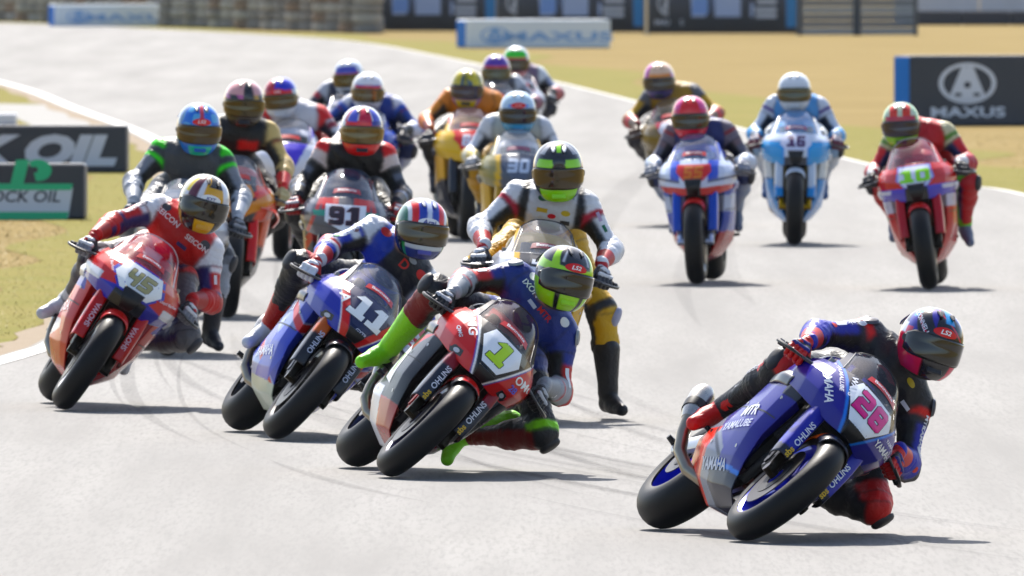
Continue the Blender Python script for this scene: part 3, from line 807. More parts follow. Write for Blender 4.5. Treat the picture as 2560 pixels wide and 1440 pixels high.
    for s in (-1, 1):
        P = SCREEN[:, 3:].copy(); P[:, 0, 1] -= .012; P[:, 0, 0] += .004; P[..., 1] *= s
        V, F = loft(P, nr, 10)
        if s < 0: F = F[:, ::-1]
        V[:, 2] += .002; cc_ = aa(c['cowl'], V); V = low(V)
        mk('screen_surround', V, F, M_paint, root, cols=cc_, solid=.004)
    # side fairings
    nr, nc = (124, 112) if fine else (64, 60) if hero else (34, 30)
    for s in (-1, 1):
        P = SIDE.copy(); P[..., 1] *= s; V, F = loft(P, nr, nc, .35)
        if s > 0: F = F[:, ::-1]
        V[:, 1] += s * .0015; cc_ = aa(c['side'], V); V = low(V)
        o = mk('side_fairing', V, F, M_paint, root, cols=cc_, solid=.004); info['side%d' % s] = (o, bvh_of(V, F))
        if hero:
            patch('panel_gap', [(-.30, -.003), (.30, -.003), (.30, .003), (-.30, .003)], (-.575, s * .3, .515), (-s, 0, 0), (0, 0, 1), M_black, o, info['side%d' % s][1], off=.002, L=.03)
            for bx_, bz_ in ((-.34, .60), (-.50, .535), (-.66, .535), (-.80, .60), (-.46, .34), (-.72, .32)):
                patch('fastener', oval(.008, .008, 0, 0, 10), (bx_, s * .3, bz_), (-s, 0, 0), (0, 0, 1), M_steel, o, info['side%d' % s][1], off=.003, L=.03)
        # vent scoop
        P2 = np.array([[(-.33, s * .255, .735), (-.45, s * .272, .745), (-.58, s * .262, .74)], [(-.34, s * .265, .70), (-.46, s * .286, .705), (-.60, s * .268, .70)], [(-.36, s * .25, .66), (-.48, s * .268, .66), (-.62, s * .258, .66)]])
        V2, F2 = loft(P2, 10, 16); V2 = low(V2); mk('fairing_vent', V2, F2 if s < 0 else F2[:, ::-1], mat('vent_' + c.get('vent', '1a1b20'), c.get('vent', '1a1b20'), .3, coat=.4), o, solid=.006)
        if c.get('wing'):
            P3 = np.array([[(-.02, s * .16, .725), (-.10, s * .24, .71), (-.16, s * .285, .66), (-.20, s * .255, .60)], [(-.14, s * .17, .735), (-.20, s * .26, .72), (-.25, s * .30, .66), (-.28, s * .27, .60)]])
            V3, F3 = loft(P3, 10, 20); mk('winglet', V3, F3, mat('wing_' + c['wing'], c['wing'], .3, coat=.5), o, solid=.006, soff=0)
    # engine, radiator, frame, swingarm
    e = MB(); e.box((-.62, 0, .46), (.17, .135, .15), None, .03); e.bar((-.70, -.155, .40), (-.70, .155, .40), .105, .105, 22); e.box((-.50, 0, .62), (.12, .13, .12), Matrix.Rotation(R(-22), 3, 'Y'), .02)
    e.tube([(-.42, .06, .56), (-.36, .07, .42), (-.42, .06, .27), (-.62, .05, .2), (-.95, -.03, .22)], .024, 10); e.tube([(-.42, -.06, .56), (-.36, -.07, .42), (-.42, -.06, .27), (-.62, -.05, .2), (-.95, -.06, .22)], .024, 10)
    e.build('engine', M_dark, root)
    r = MB(); Mr = Matrix.Rotation(R(14), 3, 'Y'); r.box((-.315, 0, .60), (.018, .135, .13), Mr, .004)
    for k in range(14): r.box(Vector((-.315, 0, .60)) + Mr @ Vector((.02, 0, -.115 + k * .0177)), (.004, .125, .004), Mr, .001)
    r.build('radiator', mat('radiator_black', '17181a', .6, metal=.4), root)
    fr = MB()
    for s in (-1, 1): fr.tube([(-.29, s * .07, .86), (-.45, s * .15, .80), (-.68, s * .165, .66), (-.86, s * .13, .44)], [.03, .04, .04, .035], 10, flat=1.5)
    fr.build('frame', mat('frame_' + c.get('frame', '26272b'), c.get('frame', '26272b'), .35, metal=.7), root)
    sw = MB()
    for s in (-1, 1): sw.tube([(-.86, s * .10, .42), (-1.08, s * .125, .40), (-1.28, s * .135, .345), (-1.44, s * .135, RR)], [.035, .032, .03, .026], 10, flat=1.4); sw.bar((-WB, s * .115, RR), (-WB, s * .165, RR), .028, .022, 14)
    sw.box((-.98, 0, .42), (.05, .12, .03), None, .01); sw.build('swingarm', mat('swingarm_' + c.get('swing', 'a8abb0'), c.get('swing', 'a8abb0'), .35, metal=.8), root)
    for s in (-1, 1): MB().bar((-WB - .02, s * .16, RR), (-WB - .02, s * .205, RR), .016, .012, 10).build('paddock_bobbin', M_black, root)
    hg = []
    for i in range(14):
        th = R(70 + 70 * i / 13)
        for j in range(7):
            v = -1 + 2 * j / 6; ph = v * R(75); rr = RR + .015 - .06 * (1 - math.cos(ph)); hg.append((-WB - rr * math.cos(th + 0.0) * -1, .10 * math.sin(ph), RR + rr * math.sin(th)))
    hg = np.array(hg); mk('rear_hugger', hg, grid_faces(14, 7), M_carbon, root, solid=.004)
    ch = MB(); ch.tube([(-.86, .105, .46), (-1.40, .115, .43)], .009, 6); ch.tube([(-.86, .105, .38), (-1.40, .115, .235)], .009, 6); ch.build('chain', M_dark, root)
    # tank, tail, seat
    V, F = loft(mirror_rev(TANK), 34 if hero else 18, 40 if hero else 20); mk('fuel_tank', V, F, M_paint, root, cols=c['tank'](V), solid=.004, fixn=True)
    V, F = loft(mirror_rev(TAIL), 30 if hero else 16, 26 if hero else 16); mk('tail_unit', V, F, M_paint, root, cols=c['tail'](V), solid=.004, fixn=True)
    MB().box((-1.0, 0, .872), (.13, .125, .014), Matrix.Rotation(R(4), 3, 'Y'), .01).build('seat', mat('seat_foam', '111214', .85, bump=.3), root)
    # pegs and controls
    for s in (-1, 1):
        p = PEG[s]; g = MB(); g.bar(p + Vector((0, -s * .065, 0)), p + Vector((0, s * .035, 0)), .012, .012, 10); g.tube([(-.88, s * .13, .50), p + Vector((.03, -s * .07, .02)), p + Vector((0, -s * .06, 0))], [.02, .018, .014], 8)
        g.tube([p + Vector((.0, -s * .06, 0)), p + Vector((-.08, -s * .07, .08)), p + Vector((-.03, -s * .075, .17))], [.012, .012, .01], 8); g.tube([p + Vector((0, -s * .04, -.01)), p + Vector((.10, -s * .02, -.03)), p + Vector((.15, s * .01, -.02))], [.008, .007, .008], 8)
        g.build('footpeg', mat('footrest_alloy', '3a3b40', .4, metal=.8), root)
    # exhaust on the right
    if c.get('exhaust', True):
        wide = c.get('exhaust') == 'wide'; x = MB(); x.tube([(-.93, -.05, .22), (-1.0, -.13, .21), (-1.07, -.195, .25), (-1.12, -.235, .32), (-1.15, -.262, .39)] if wide else [(-.93, -.05, .22), (-1.0, -.13, .22), (-1.05, -.175, .26), (-1.08, -.195, .32), (-1.10, -.205, .38)], [.026, .028, .029, .029, .03] if wide else [.024, .025, .026, .026, .027], 16)
        px_ = x.build('exhaust_pipe', M_titan, root)
        mu = MB(); a, b = (Vector((-1.145, -.258, .38)), Vector((-1.27, -.272, .53))) if wide else (Vector((-1.10, -.203, .37)), Vector((-1.20, -.225, .52))); d = (b - a).normalized()
        mu.tube([a, a + d * .03, a + d * .06, b - d * .05, b - d * .02, b, b + d * .015], [v_ * (1. if wide else .78) for v_ in (.033, .042, .051, .055, .054, .047, .040)], 22)
        MB().bar(b - d * .004, b + d * .018, .032 if wide else .024, .030 if wide else .023, 18).build('muffler_outlet', M_black, px_)
        mu.build('muffler', M_steel, px_)
        MB().tube([a + d * .055, a + d * .075, a + d * .10], [v_ * (1. if wide else .78) for v_ in (.053, .055, .0555)], 22, cap=False).build('muffler_band', M_black, px_)
    return info
# ------------------------------------------------------------------ helmets
def helm_surf(az, el, off=0.):
    """shell surface by azimuth (0 = front) and elevation; x forward, y left, z up"""
    ca, sa, ce, se = np.cos(az), np.sin(az), np.cos(el), np.sin(el)
    d = np.stack([ca * ce, sa * ce, se], -1)
    a, b, c = .152, .130, .152
    r = ((np.abs(d[..., 0]) / np.where(d[..., 0] > 0, .148, .168)) ** 2.25 + (np.abs(d[..., 1]) / b) ** 2.25 + (np.abs(d[..., 2]) / np.where(d[..., 2] > 0, .152, .170)) ** 2.25) ** (-1 / 2.25)
    front = np.clip(d[..., 0], 0, 1)
    low = np.clip(-d[..., 2] * 1.6, 0, 1)
    r = r * (1 + .17 * front ** 2 * low) * (1 - .05 * np.clip(-d[..., 0], 0, 1) * low)
    r = r + .006 * np.exp(-((az) / .30) ** 2) * np.exp(-((el - .62) / .22) ** 2) + .010 * np.exp(-((np.abs(az) - math.pi) / .55) ** 2) * np.exp(-((el - .25) / .25) ** 2)
    P = d * (r + off)[..., None]
    return P
def eye(az): return -.36 - .02 * np.abs(az), .20 + .05 * np.cos(az * 1.2)
def helmet(c, parent, M, hero):
    root = empty('helmet', parent); root.matrix_local = M
    nu, nv = (150, 84) if hero else (72, 44)
    az = np.linspace(-math.pi, math.pi, nu); el = np.linspace(math.pi / 2 - .001, -.98, nv)
    A, E = np.meshgrid(az, el)
    P = helm_surf(A.T, E.T)
    # eyeport sunk a little so the visor sits in it
    lo, hi = eye(A.T); inside = (np.abs(A.T) < 1.28) & (E.T > lo) & (E.T < hi)
    P = np.where(inside[..., None], P * .975, P)
    # neck opening rolls in
    P[:, -1] *= [.80, .80, 1.0]; 
    V = P.reshape(-1, 3); F = grid_faces(nu, nv)
    cols = np.zeros((len(V), 3)); fa, fe = A.T.ravel(), E.T.ravel(); offs = [(0, 0), (.02, 0), (-.02, 0), (0, .015), (0, -.015)]
    for da, de in offs:
        q = np.tile(np.array(lin(c['base'])), (len(V), 1)); U = helm_surf(fa + da, fe + de)
        for f, cc in c.get('rules', []): q[f(fa + da, fe + de, U[:, 0], U[:, 1], U[:, 2])] = lin(cc)
        cols += q / len(offs)
    sh = mk('shell', V, F, M_shell, root, cols=cols, fixn=True)
    bv = bvh_of(V, F)
    # dark lining
    A2, E2 = np.meshgrid(np.linspace(-math.pi, math.pi, 40), np.linspace(-.80, -1.35, 6)); Q = helm_surf(A2.T, E2.T, -.012); mk('lining', Q.reshape(-1, 3), grid_faces(40, 6), mat('lining', '0c0c0e', .9), root)
    # gasket and visor
    def band(name, e, off, m, solid, n=(40, 16)):
        a = np.linspace(-1.26 - e, 1.26 + e, n[0]); V = []
        for q in a:
            l, h = eye(q); tp = .10 * max(0, abs(q) - .95) / .35
            ev = np.linspace(l - e + tp * .6, h + e - tp, n[1]); V.append(helm_surf(np.full(n[1], q), ev, off))
        V = np.array(V).reshape(-1, 3); return mk(name, V, grid_faces(*n), m, root, solid=solid, fixn=False)
    band('gasket', .05, .0015, mat('gasket_rubber', '0b0b0d', .7), .003)
    vis = band('visor', .02, .0045, mat('visor_' + c.get('visor', '30281f'), c.get('visor', '30281f'), .10, metal=.55, coat=.6), .003)
    for s in (-1, 1):
        p = helm_surf(np.array([s * 1.33]), np.array([-.04]), .003)[0]; n_ = Vector(p).normalized()
        MB().bar(Vector(p) - n_ * .004, Vector(p) + n_ * .005, .018, .015, 16).build('visor_pivot', M_black, root)
    # vents and spoiler
    tv = MB()
    for s in (-1, 1):
        q = helm_surf(np.array([s * .35]), np.array([1.02]), .004)[0]; tv.tube([Vector(q) + Vector((.03, 0, -.012)), Vector(q), Vector(q) + Vector((-.045, s * .004, .004))], [.006, .013, .005], 8, flat=.6)
    tv.build('top_vent', mat('vent_' + c.get('ventc', '1a1b20'), c.get('ventc', '1a1b20'), .4), root)
    q = helm_surf(np.array([0.]), np.array([-.62]), .002)[0]
    MB().box(Vector(q), (.007, .035, .012), Matrix.Rotation(R(-28), 3, 'Y'), .004).build('chin_vent', mat('vent_' + c.get('chin', '1a1b20'), c.get('chin', '1a1b20'), .4), root)
    V3 = []
    for a_ in np.linspace(-.75, .75, 15):
        for k, (e_, o_) in enumerate(((.55, .002), (.42, .012), (.28, .024), (.20, .020))): V3.append(helm_surf(np.array([math.pi - a_]), np.array([e_]), o_ * math.cos(a_ * 1.3))[0])
    mk('spoiler', np.array(V3), grid_faces(15, 4), mat('spoil_' + c.get('spoiler', '26272c'), c.get('spoiler', '26272c'), .2, coat=.5), root, solid=.004)
    # brow badge and lettering
    if 'badge' in c:
        txt, bc, tc_ = c['badge']
        el0 = c.get('badge_el', .44); p = Vector(helm_surf(np.array([0.]), np.array([el0]), 0)[0]); n_ = Vector((math.cos(el0), 0, math.sin(el0)))
        r_ = Vector((0, 1, 0)); u_ = n_.cross(r_)
        if bc: patch('badge', oval(.056, .021, 0, 0, 20), p, r_, u_, flatcol(bc, .25), root, bv, off=.0022, L=.015)
        letters('lettering', txt, c.get('badge_h', .020), p, r_, u_, flatcol(tc_, .3), root, bv, off=.004, bold=.025, shear=.2, wid=1.25)
    for (txt, az0, el0, h_, tc_, rot) in c.get('texts', []):
        p = Vector(helm_surf(np.array([az0]), np.array([el0]), 0)[0]); n_ = Vector((math.cos(az0) * math.cos(el0), math.sin(az0) * math.cos(el0), math.sin(el0)))
        r_ = Vector((0, 0, 1)).cross(n_).normalized(); letters('lettering', txt, h_, p, r_, n_.cross(r_), flatcol(tc_, .3), root, bv, off=.003, bold=.02, rot=rot)
    return root

# ------------------------------------------------------------------ gloves and boots
def glove_geo(hero):
    """hand closed on the bar: x outwards along the grip, y forward, z up; the grip's axis is the origin"""
    P = [((0, -.085, .036), (-.030, .002, .034), .020, .016, 'palm'), ((0, -.085, .036), (.030, .000, .032), .020, .015, 'palm'), ((-.03, -.01, .034), (.03, -.012, .032), .016, .015, 'palm'), ((-.012, -.06, .038), (.016, -.02, .040), .018, .014, 'back')]
    G = [P + [((0, -.075, .037), (0, -.105, .040), .030, .034, 'cuff')]]
    ln = [.96, 1.06, 1.0, .84]
    for i, xo in enumerate((-.036, -.012, .012, .035)):
        s = ln[i]; r = .0102 - .0008 * (i == 3)
        k0 = (xo * .9, .006, .036); k1 = (xo, .006 + .036 * s, .020); k2 = (xo, .006 + .032 * s, -.012); k3 = (xo, .000 + .010 * s, -.030); k4 = (xo, -.012, -.026)
        G.append([(k0, k1, r + .002, r + .0008, 'finger'), (k1, k2, r + .0008, r, 'finger'), (k2, k3, r, r - .0006, 'finger'), (k3, k4, r - .0006, r - .0015, 'finger')])
    G.append([((-.024, -.055, .024), (-.046, -.022, .004), .015, .0125, 'thumb'), ((-.046, -.022, .004), (-.044, .006, -.022), .0125, .011, 'thumb'), ((-.044, .006, -.022), (-.030, .022, -.030), .011, .009, 'thumb')])
    # knuckle armour
    G.append([((-.036, .012, .043), (.034, .010, .041), .0105, .010, 'knuckle'), ((-.02, -.03, .050), (.02, -.03, .049), .010, .009, 'knuckle')])
    return sdf_mesh(G, .0042 if hero else .0075, k=.007)
def boot_geo(hero):
    """ankle at the origin, x to the toe, z up the shin"""
    G = [[((.0, 0, .235), (-.004, 0, .02), .072, .050, 'shaft'), ((-.004, 0, .03), (-.02, 0, -.05), .046, .040, 'ankle'), ((-.03, 0, -.06), (.05, 0, -.058), .040, .041, 'foot'), ((.05, 0, -.055), (.15, 0, -.068), .041, .032, 'toe'), ((-.02, 0, .0), (.07, 0, -.05), .042, .036, 'foot'),
          ((.038, 0, .25), (.028, 0, .05), .036, .026, 'shinplate'), ((-.045, 0, -.04), (-.052, 0, .0), .028, .022, 'heel')]]
    def cut(X, D): return np.maximum(D, -.098 - X[..., 2])
    return sdf_mesh(G, .0065 if hero else .011, k=.02, cut=cut)
_gc = {}
def geo(kind, hero):
    if (kind, hero) not in _gc: _gc[(kind, hero)] = (glove_geo if kind == 'glove' else boot_geo)(hero)
    return _gc[(kind, hero)]
def place_geo(name, kind, hero, org, ax, ay, az_, cols, m, parent):
    V, F, bid, bt, zn = geo(kind, hero)
    B = np.array([ax, ay, az_]); W = V @ B + np.array(org)
    if np.linalg.det(B) < 0: F = F[:, ::-1]
    C = np.tile(np.array(lin(cols.get('base', '222222'))), (len(V), 1)); z = np.array(zn)[bid]
    for k, v in cols.items():
        if k != 'base': C[z == k] = lin(v)
    return mk(name, W, F, m, parent, cols=C)

# ------------------------------------------------------------------ the rider
def ik(a, c, l1, l2, hint):
    a, c, hint = Vector(a), Vector(c), Vector(hint); d = c - a; L = min(max(d.length, .02), (l1 + l2) * .995); d.normalize()
    c = a + d * L
    x = (l1 * l1 - l2 * l2 + L * L) / (2 * L); h = math.sqrt(max(l1 * l1 - x * x, 1e-6))
    p = hint - a; p = p - d * p.dot(d); p.normalize()
    return a + d * x + p * h, c

def build_rider(c, Mroot, hero=True):
    """c: joint positions in bike space, suit colours, helmet; the rider sits on the bike and shares its lean"""
    root = empty('person'); root.matrix_world = Mroot
    J = c['pose']; ps = {k: Vector(v) for k, v in J.items() if k not in ('headrot',)}
    Pv, Ch, Hd = ps['pelvis'], ps['chest'], ps['head']
    sl = ps.get('sline', Vector((0, 1, 0))).normalized(); hl = ps.get('hline', Vector((0, 1, 0))).normalized()
    nb = Ch + (Hd - Ch) * .35 + Vector((-.02, 0, 0))
    sh = {s: Ch + sl * s * .178 + Vector((.01, 0, .01)) for s in (-1, 1)}
    hip = {s: Pv + hl * s * .095 for s in (-1, 1)}
    spine = Ch - Pv; mid = Pv + spine * .5 + Vector((-.03, 0, .045))
    bk = (spine.normalized()).cross(sl).normalized()
    if bk.z < 0: bk = -bk
    trunk = [(hip[-1], hip[1], .118, .118, 'pelvis'), (Pv, mid, .122, .122, 'waist'), (mid, Ch, .124, .130, 'chest'), (Ch - sl * .08, Ch + sl * .08, .12, .12, 'chest'),
             (Ch - sl * .165, Ch + sl * .165, .076, .076, 'shoulder'), (Ch + bk * .04, nb + bk * .01, .09, .062, 'collar'), (nb, Hd + (nb - Hd) * .25, .062, .056, 'neck'),
             (Ch + bk * .085 - spine * .22, nb + bk * .085 + (nb - Ch) * .1, .062, .05, 'hump')]
    groups = [trunk]; arms = {}; hands = {}; feet = {}; knees = {}
    ax = {s: Vector((-.10, s * .24, -.05)).normalized() for s in (-1, 1)}
    for s in (-1, 1):
        k = 'L' if s > 0 else 'R'
        g = GRIP[s] + ax[s] * .004
        hint = ps.get('elbow' + k, sh[s] + Vector((.1, s * .4, -.25)))
        # wrist sits behind and above the grip, pulled towards the elbow
        el, _ = ik(sh[s], g + Vector((-.07, 0, .05)), .268, .242, hint)
        bkd = (el - g); bkd = bkd - ax[s] * bkd.dot(ax[s]); bkd.normalize()
        fw = -bkd; up = fw.cross(ax[s]) if s < 0 else ax[s].cross(fw)
        if up.z < 0 and abs(up.z) > .2: up = -up
        hands[s] = (g, ax[s], fw, up)
        wrist = g - fw * .105 + up * .038
        el, wrist = ik(sh[s], wrist, .268, .24, hint)
        groups.append([(sh[s], el, .064, .051, 'uarm' + k), (el, el.lerp(wrist, .35), .052, .051, 'farm' + k), (el.lerp(wrist, .35), wrist, .051, .036, 'farm' + k), (el - (wrist - el) * .06, el + (wrist - el) * .06, .053, .052, 'elbow' + k), (sh[s] + Vector((0, 0, .01)), sh[s].lerp(el, .25), .073, .063, 'cap' + k)])
        arms[s] = (el, wrist)
        an = ps.get('ankle' + k, PEG[s] + Vector((-.035, s * .012, .108)))
        kh = ps.get('knee' + k, hip[s] + Vector((.5, s * .3, -.1)))
        kn, an = ik(hip[s] + hl * s * .02, an, .43, .43, kh)
        toe = ps.get('toe' + k, Vector((1, s * .22, -.18)))
        feet[s] = (an, kn, toe); knees[s] = kn
        shin = an - kn
        groups.append([(hip[s] + hl * s * .01, kn, .102, .068, 'thigh' + k), (kn, kn + shin * .38, .068, .064, 'shin' + k), (kn + shin * .38, an - shin * .12, .064, .044, 'shin' + k), (kn - (kn - hip[s]).normalized() * .02, kn + shin * .12, .073, .066, 'knee' + k)])
    V, F, bid, bt, zn = sdf_mesh(groups, .0088 if hero else .016, k=.04, wr=.0042 if hero else .003)
    V = smooth_mesh(V, F, 1)
    N = vnormals(V, F); z = np.array(zn)[bid]
    ab = [b for g_ in groups for b in g_]; BA = np.array([tuple(b[0]) for b in ab]); BB = np.array([tuple(b[1]) for b in ab])
    rad = V - (BA[bid] + bt[:, None] * (BB - BA)[bid]); N = rad / np.maximum(np.linalg.norm(rad, axis=1, keepdims=True), 1e-6); S = c['suit']
    C = np.tile(np.array(lin(S['base'])), (len(V), 1))
    ccx = (V - np.array(Ch)) @ np.array(sl)
    def setc(m, col): C[m] = lin(col)
    for k, col in S.items():
        if k in ('pelvis', 'waist', 'chest', 'shoulder', 'collar', 'neck', 'hump'): setc(z == k, col)
        elif k in ('uarm', 'farm', 'elbow', 'cap', 'thigh', 'shin', 'knee'):
            setc((z == k + 'L') | (z == k + 'R'), col)
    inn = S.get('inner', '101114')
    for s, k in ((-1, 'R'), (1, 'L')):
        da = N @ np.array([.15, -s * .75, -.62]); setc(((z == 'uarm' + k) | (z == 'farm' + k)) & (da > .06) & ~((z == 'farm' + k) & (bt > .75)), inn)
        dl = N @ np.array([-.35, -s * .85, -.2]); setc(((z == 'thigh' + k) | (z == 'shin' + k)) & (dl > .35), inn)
    for zone, t0, t1, col in S.get('bands', []):
        m = np.isin(z, [zone, zone + 'L', zone + 'R']) & (bt >= t0) & (bt <= t1)
        if zone.startswith('farm') or zone.startswith('uarm'): m &= (C != np.array(lin(inn))).any(1)
        setc(m, col)
    for f, col in S.get('rules', []):
        setc(f(z, bt, V, N, ccx), col)
    setc(z == 'neck', S.get('neck', 'b98a74'))
    E = np.concatenate([np.stack([F[:, i], F[:, (i + 1) % 4]], 1) for i in range(4)]); E = np.concatenate([E, E[:, ::-1]])
    cnt = np.zeros(len(V)); np.add.at(cnt, E[:, 0], 1); zi = np.unique(z, return_inverse=True)[1]
    seam = np.zeros(len(V)); np.add.at(seam, E[:, 0], (zi[E[:, 0]] != zi[E[:, 1]]).astype(float)); seam = np.minimum(seam / cnt * 2.2, 1)
    for _ in range(2 if hero else 1):
        Q = np.zeros_like(C); np.add.at(Q, E[:, 0], C[E[:, 1]]); C = .4 * C + .6 * Q / cnt[:, None]
    C *= (1 - .45 * seam)[:, None]
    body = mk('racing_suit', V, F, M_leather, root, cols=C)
    bv = bvh_of(V, F)
    # gloves, boots, armour
    for s in (-1, 1):
        g, a_, fw, up = hands[s]
        place_geo('glove', 'glove', hero, g, a_, fw, up, S.get('glove', {'base': '1a1a1c', 'knuckle': 'cccccc'}), M_leather, root)
        el, wr_ = arms[s]; gc = S.get('glove', {})
        MB().tube([wr_.lerp(el, -.08), wr_.lerp(el, .08), wr_.lerp(el, .25), wr_.lerp(el, .42), wr_.lerp(el, .44)], [.034, .039, .045, .050, .047], 18).build('glove_cuff', mat('cuff_' + gc.get('cuff', gc.get('base', '1a1a1c')), gc.get('cuff', gc.get('base', '1a1a1c')), .45, bump=.3), root)
        an, kn, toe = feet[s]; up = (kn - an).normalized(); t = Vector(toe) - up * Vector(toe).dot(up) * .55; t.normalize(); side = up.cross(t).normalized(); up2 = t.cross(side).normalized()
        place_geo('boot', 'boot', hero, an, t, side, up2, S.get('boot', {'base': '1a1a1c'}), M_leather, root)
        kn = knees[s]; out = Vector((.35, s * .9, -.2)).normalized()
        h = bv.ray_cast(kn + out * .2, -out)
        if h[0] is not None:
            q = h[0]; f_ = frame_of(out)
            pr = []
            for i in range(5):
                r_ = (.0, .022, .034, .040, .042)[i]; d_ = (.014, .012, .008, .001, -.012)[i]; pr.append((r_, d_))
            mb = MB(); n = 18; VV = []; 
            for i, (r_, d_) in enumerate(pr):
                for kk in range(n): a2 = 2 * math.pi * kk / n; VV.append(q + out * d_ + f_[1] * (r_ * 1.0 * math.cos(a2)) + f_[2] * (r_ * 1.35 * math.sin(a2)))
            mb.add(VV, [(i * n + kk, i * n + (kk + 1) % n, (i + 1) * n + (kk + 1) % n, (i + 1) * n + kk) for i in range(4) for kk in range(n)])
            mb.build('knee_slider', mat('slider_' + S.get('slider', '222226'), S.get('slider', '222226'), .5, bump=.3), root)
        sp = sh[s] + Vector((.03, s * .02, .02)); o2 = Vector((.25, s * .72, .62)).normalized(); h = bv.ray_cast(sp + o2 * .2, -o2)
        if h[0] is not None and S.get('sharm'):
            f_ = frame_of(o2); VV = []; n = 14
            for r_, d_ in ((.0, .011), (.016, .010), (.028, .006), (.034, -.006)):
                for kk in range(n): a2 = 2 * math.pi * kk / n; VV.append(h[0] + o2 * d_ + f_[1] * (r_ * math.cos(a2)) + f_[2] * (r_ * 1.25 * math.sin(a2)))
            MB().add(VV, [(i * n + kk, i * n + (kk + 1) % n, (i + 1) * n + (kk + 1) % n, (i + 1) * n + kk) for i in range(3) for kk in range(n)]).build('shoulder_armour', mat('armour_' + S['sharm'], S['sharm'], .3, metal=.3), root)
    # helmet: turned in the world, then expressed in the rider's space
    hy, hp, hr = J['headrot']
    Rw = Matrix.Rotation(R(-90 + hy), 3, 'Z') @ Matrix.Rotation(R(-hr), 3, 'X') @ Matrix.Rotation(R(hp), 3, 'Y')
    Wp = Mroot @ Hd
    Mh = Mroot.inverted() @ (Matrix.Translation(Wp) @ Rw.to_4x4())
    helmet(c['helmet'], root, Mh, hero)
    # sewn-on badges: (from joint, to joint, along, sideways, outward direction, width, height, colour)
    J3 = {'shL': sh[1], 'shR': sh[-1], 'elL': arms[1][0], 'elR': arms[-1][0], 'haL': hands[1][0], 'haR': hands[-1][0], 'chest': Ch, 'waist': mid, 'kneeL': knees[1], 'kneeR': knees[-1], 'hipL': hip[1], 'hipR': hip[-1]}
    for a_, b_, t, sd_, out, w_, h_, col in c.get('badges', []):
        A, B = J3[a_], J3[b_]
        if (B - A).y < 0: A, B = B, A; t = 1 - t
        rgt = (B - A).normalized(); o_ = Vector(out); o_ = (o_ - rgt * o_.dot(rgt)).normalized(); u_ = o_.cross(rgt)
        patch('badge', oval(w_ / 2, h_ / 2, 0, 0, 12) if h_ > w_ * .45 else [(-w_ / 2, -h_ / 2), (w_ / 2, -h_ / 2), (w_ / 2, h_ / 2), (-w_ / 2, h_ / 2)], A.lerp(B, t) + u_ * sd_, rgt, u_, flatcol(col, .45), body, bv, off=.0025, L=.02)
    # sponsor lettering on the suit: (text, zone point, outward direction, right direction, height, colour)
    for (txt, a_, b_, t, out, h_, col) in c.get('prints', []):
        pa = {'sh': sh, 'el': None}.get(a_)
        J2 = {'shL': sh[1], 'shR': sh[-1], 'chest': Ch, 'kneeR': knees[-1], 'kneeL': knees[1], 'ankR': feet[-1][0], 'ankL': feet[1][0], 'hipR': hip[-1], 'hipL': hip[1], 'elL': groups[3][1][0], 'elR': groups[1][1][0], 'haL': hands[1][0], 'haR': hands[-1][0], 'nb': nb}
        A, B = J2[a_], J2[b_]
        if (B - A).y < 0 and out[0] > .3: A, B = B, A; t = 1 - t
        p = A.lerp(B, t); rgt = (B - A).normalized(); o_ = Vector(out); o_ = (o_ - rgt * o_.dot(rgt)).normalized()
        h = bv.ray_cast(p + o_ * .25, -o_)
        q = h[0] if h[0] is not None else p + o_ * .07
        letters('lettering', txt, h_, q, rgt, o_.cross(rgt), flatcol(col, .4), body, bv, off=.003, bold=.02, L=.02)
    return root
# ------------------------------------------------------------------ placing bikes and riders
def low_point(Rr, w, lean):
    best = None
    for r, o in tyre_prof(Rr, w, 121):
        h = (Rr - r) * math.cos(lean) - o * math.sin(lean)
        if best is None or h < best[0]: best = (h, o, Rr - r)
    return best
def root_matrix(px, py, lean, yaw, zg=.013):
    a = R(lean); f = low_point(FR, .130, a); r = low_point(RR, .192, a)
    ph = math.asin((f[0] - r[0]) / WB)
    Rm = Matrix.Rotation(R(-90 + yaw), 4, 'Z') @ Matrix.Rotation(ph, 4, 'Y') @ Matrix.Rotation(-a, 4, 'X')
    c = Rm @ Vector((0, f[1], f[2]))
    return Matrix.Translation(gp(px, py, zg) - c) @ Rm

def pose(kind, **k):
    if kind == 'hang':
        d = dict(pelvis=(-1.03, .10, .95), chest=(-.735, .105, 1.115), head=(-.53, .09, 1.285), sline=(.10, 1, -.12), hline=(.12, 1, -.1), kneeR=(-.45, -.34, .80), kneeL=(-.50, .85, .55),
                 elbowR=(-1.3, -.40, .98), elbowL=(-1.1, .58, 1.02), headrot=(16, 8, 14), toeL=(1, .5, -.35))
    elif kind == 'tuck':
        d = dict(pelvis=(-1.05, 0, .95), chest=(-.79, 0, 1.09), head=(-.58, 0, 1.215), kneeR=(-.55, -.33, .85), kneeL=(-.55, .33, .85), elbowR=(-.80, -.62, .45), elbowL=(-.80, .62, .45), headrot=(0, 4, 0))
    elif kind == 'sit':
        d = dict(pelvis=(-1.02, 0, .95), chest=(-.80, 0, 1.20), head=(-.66, 0, 1.385), kneeR=(-.55, -.36, .85), kneeL=(-.55, .36, .85), elbowR=(-.80, -.75, .62), elbowL=(-.80, .75, .62), headrot=(0, 8, 0))
    d.update(k); return d

yv = lambda z: .03 + .50 * (z - .625)
def vee(outer, inner, *stripes):
    rs = [(lambda x, y, z, s: y < yv(z), inner)]
    for w0, w1, c in stripes: rs.append((lambda x, y, z, s, a=w0, b=w1: (y > yv(z) + a) & (y < yv(z) + b), c))
    return rules(outer, *rs)
def shield(w=.118, top=.908, mid=.835, bot=.715): return [(-w * .72, top), (-w, mid), (-w * .42, bot), (w * .42, bot), (w, mid), (w * .72, top)]

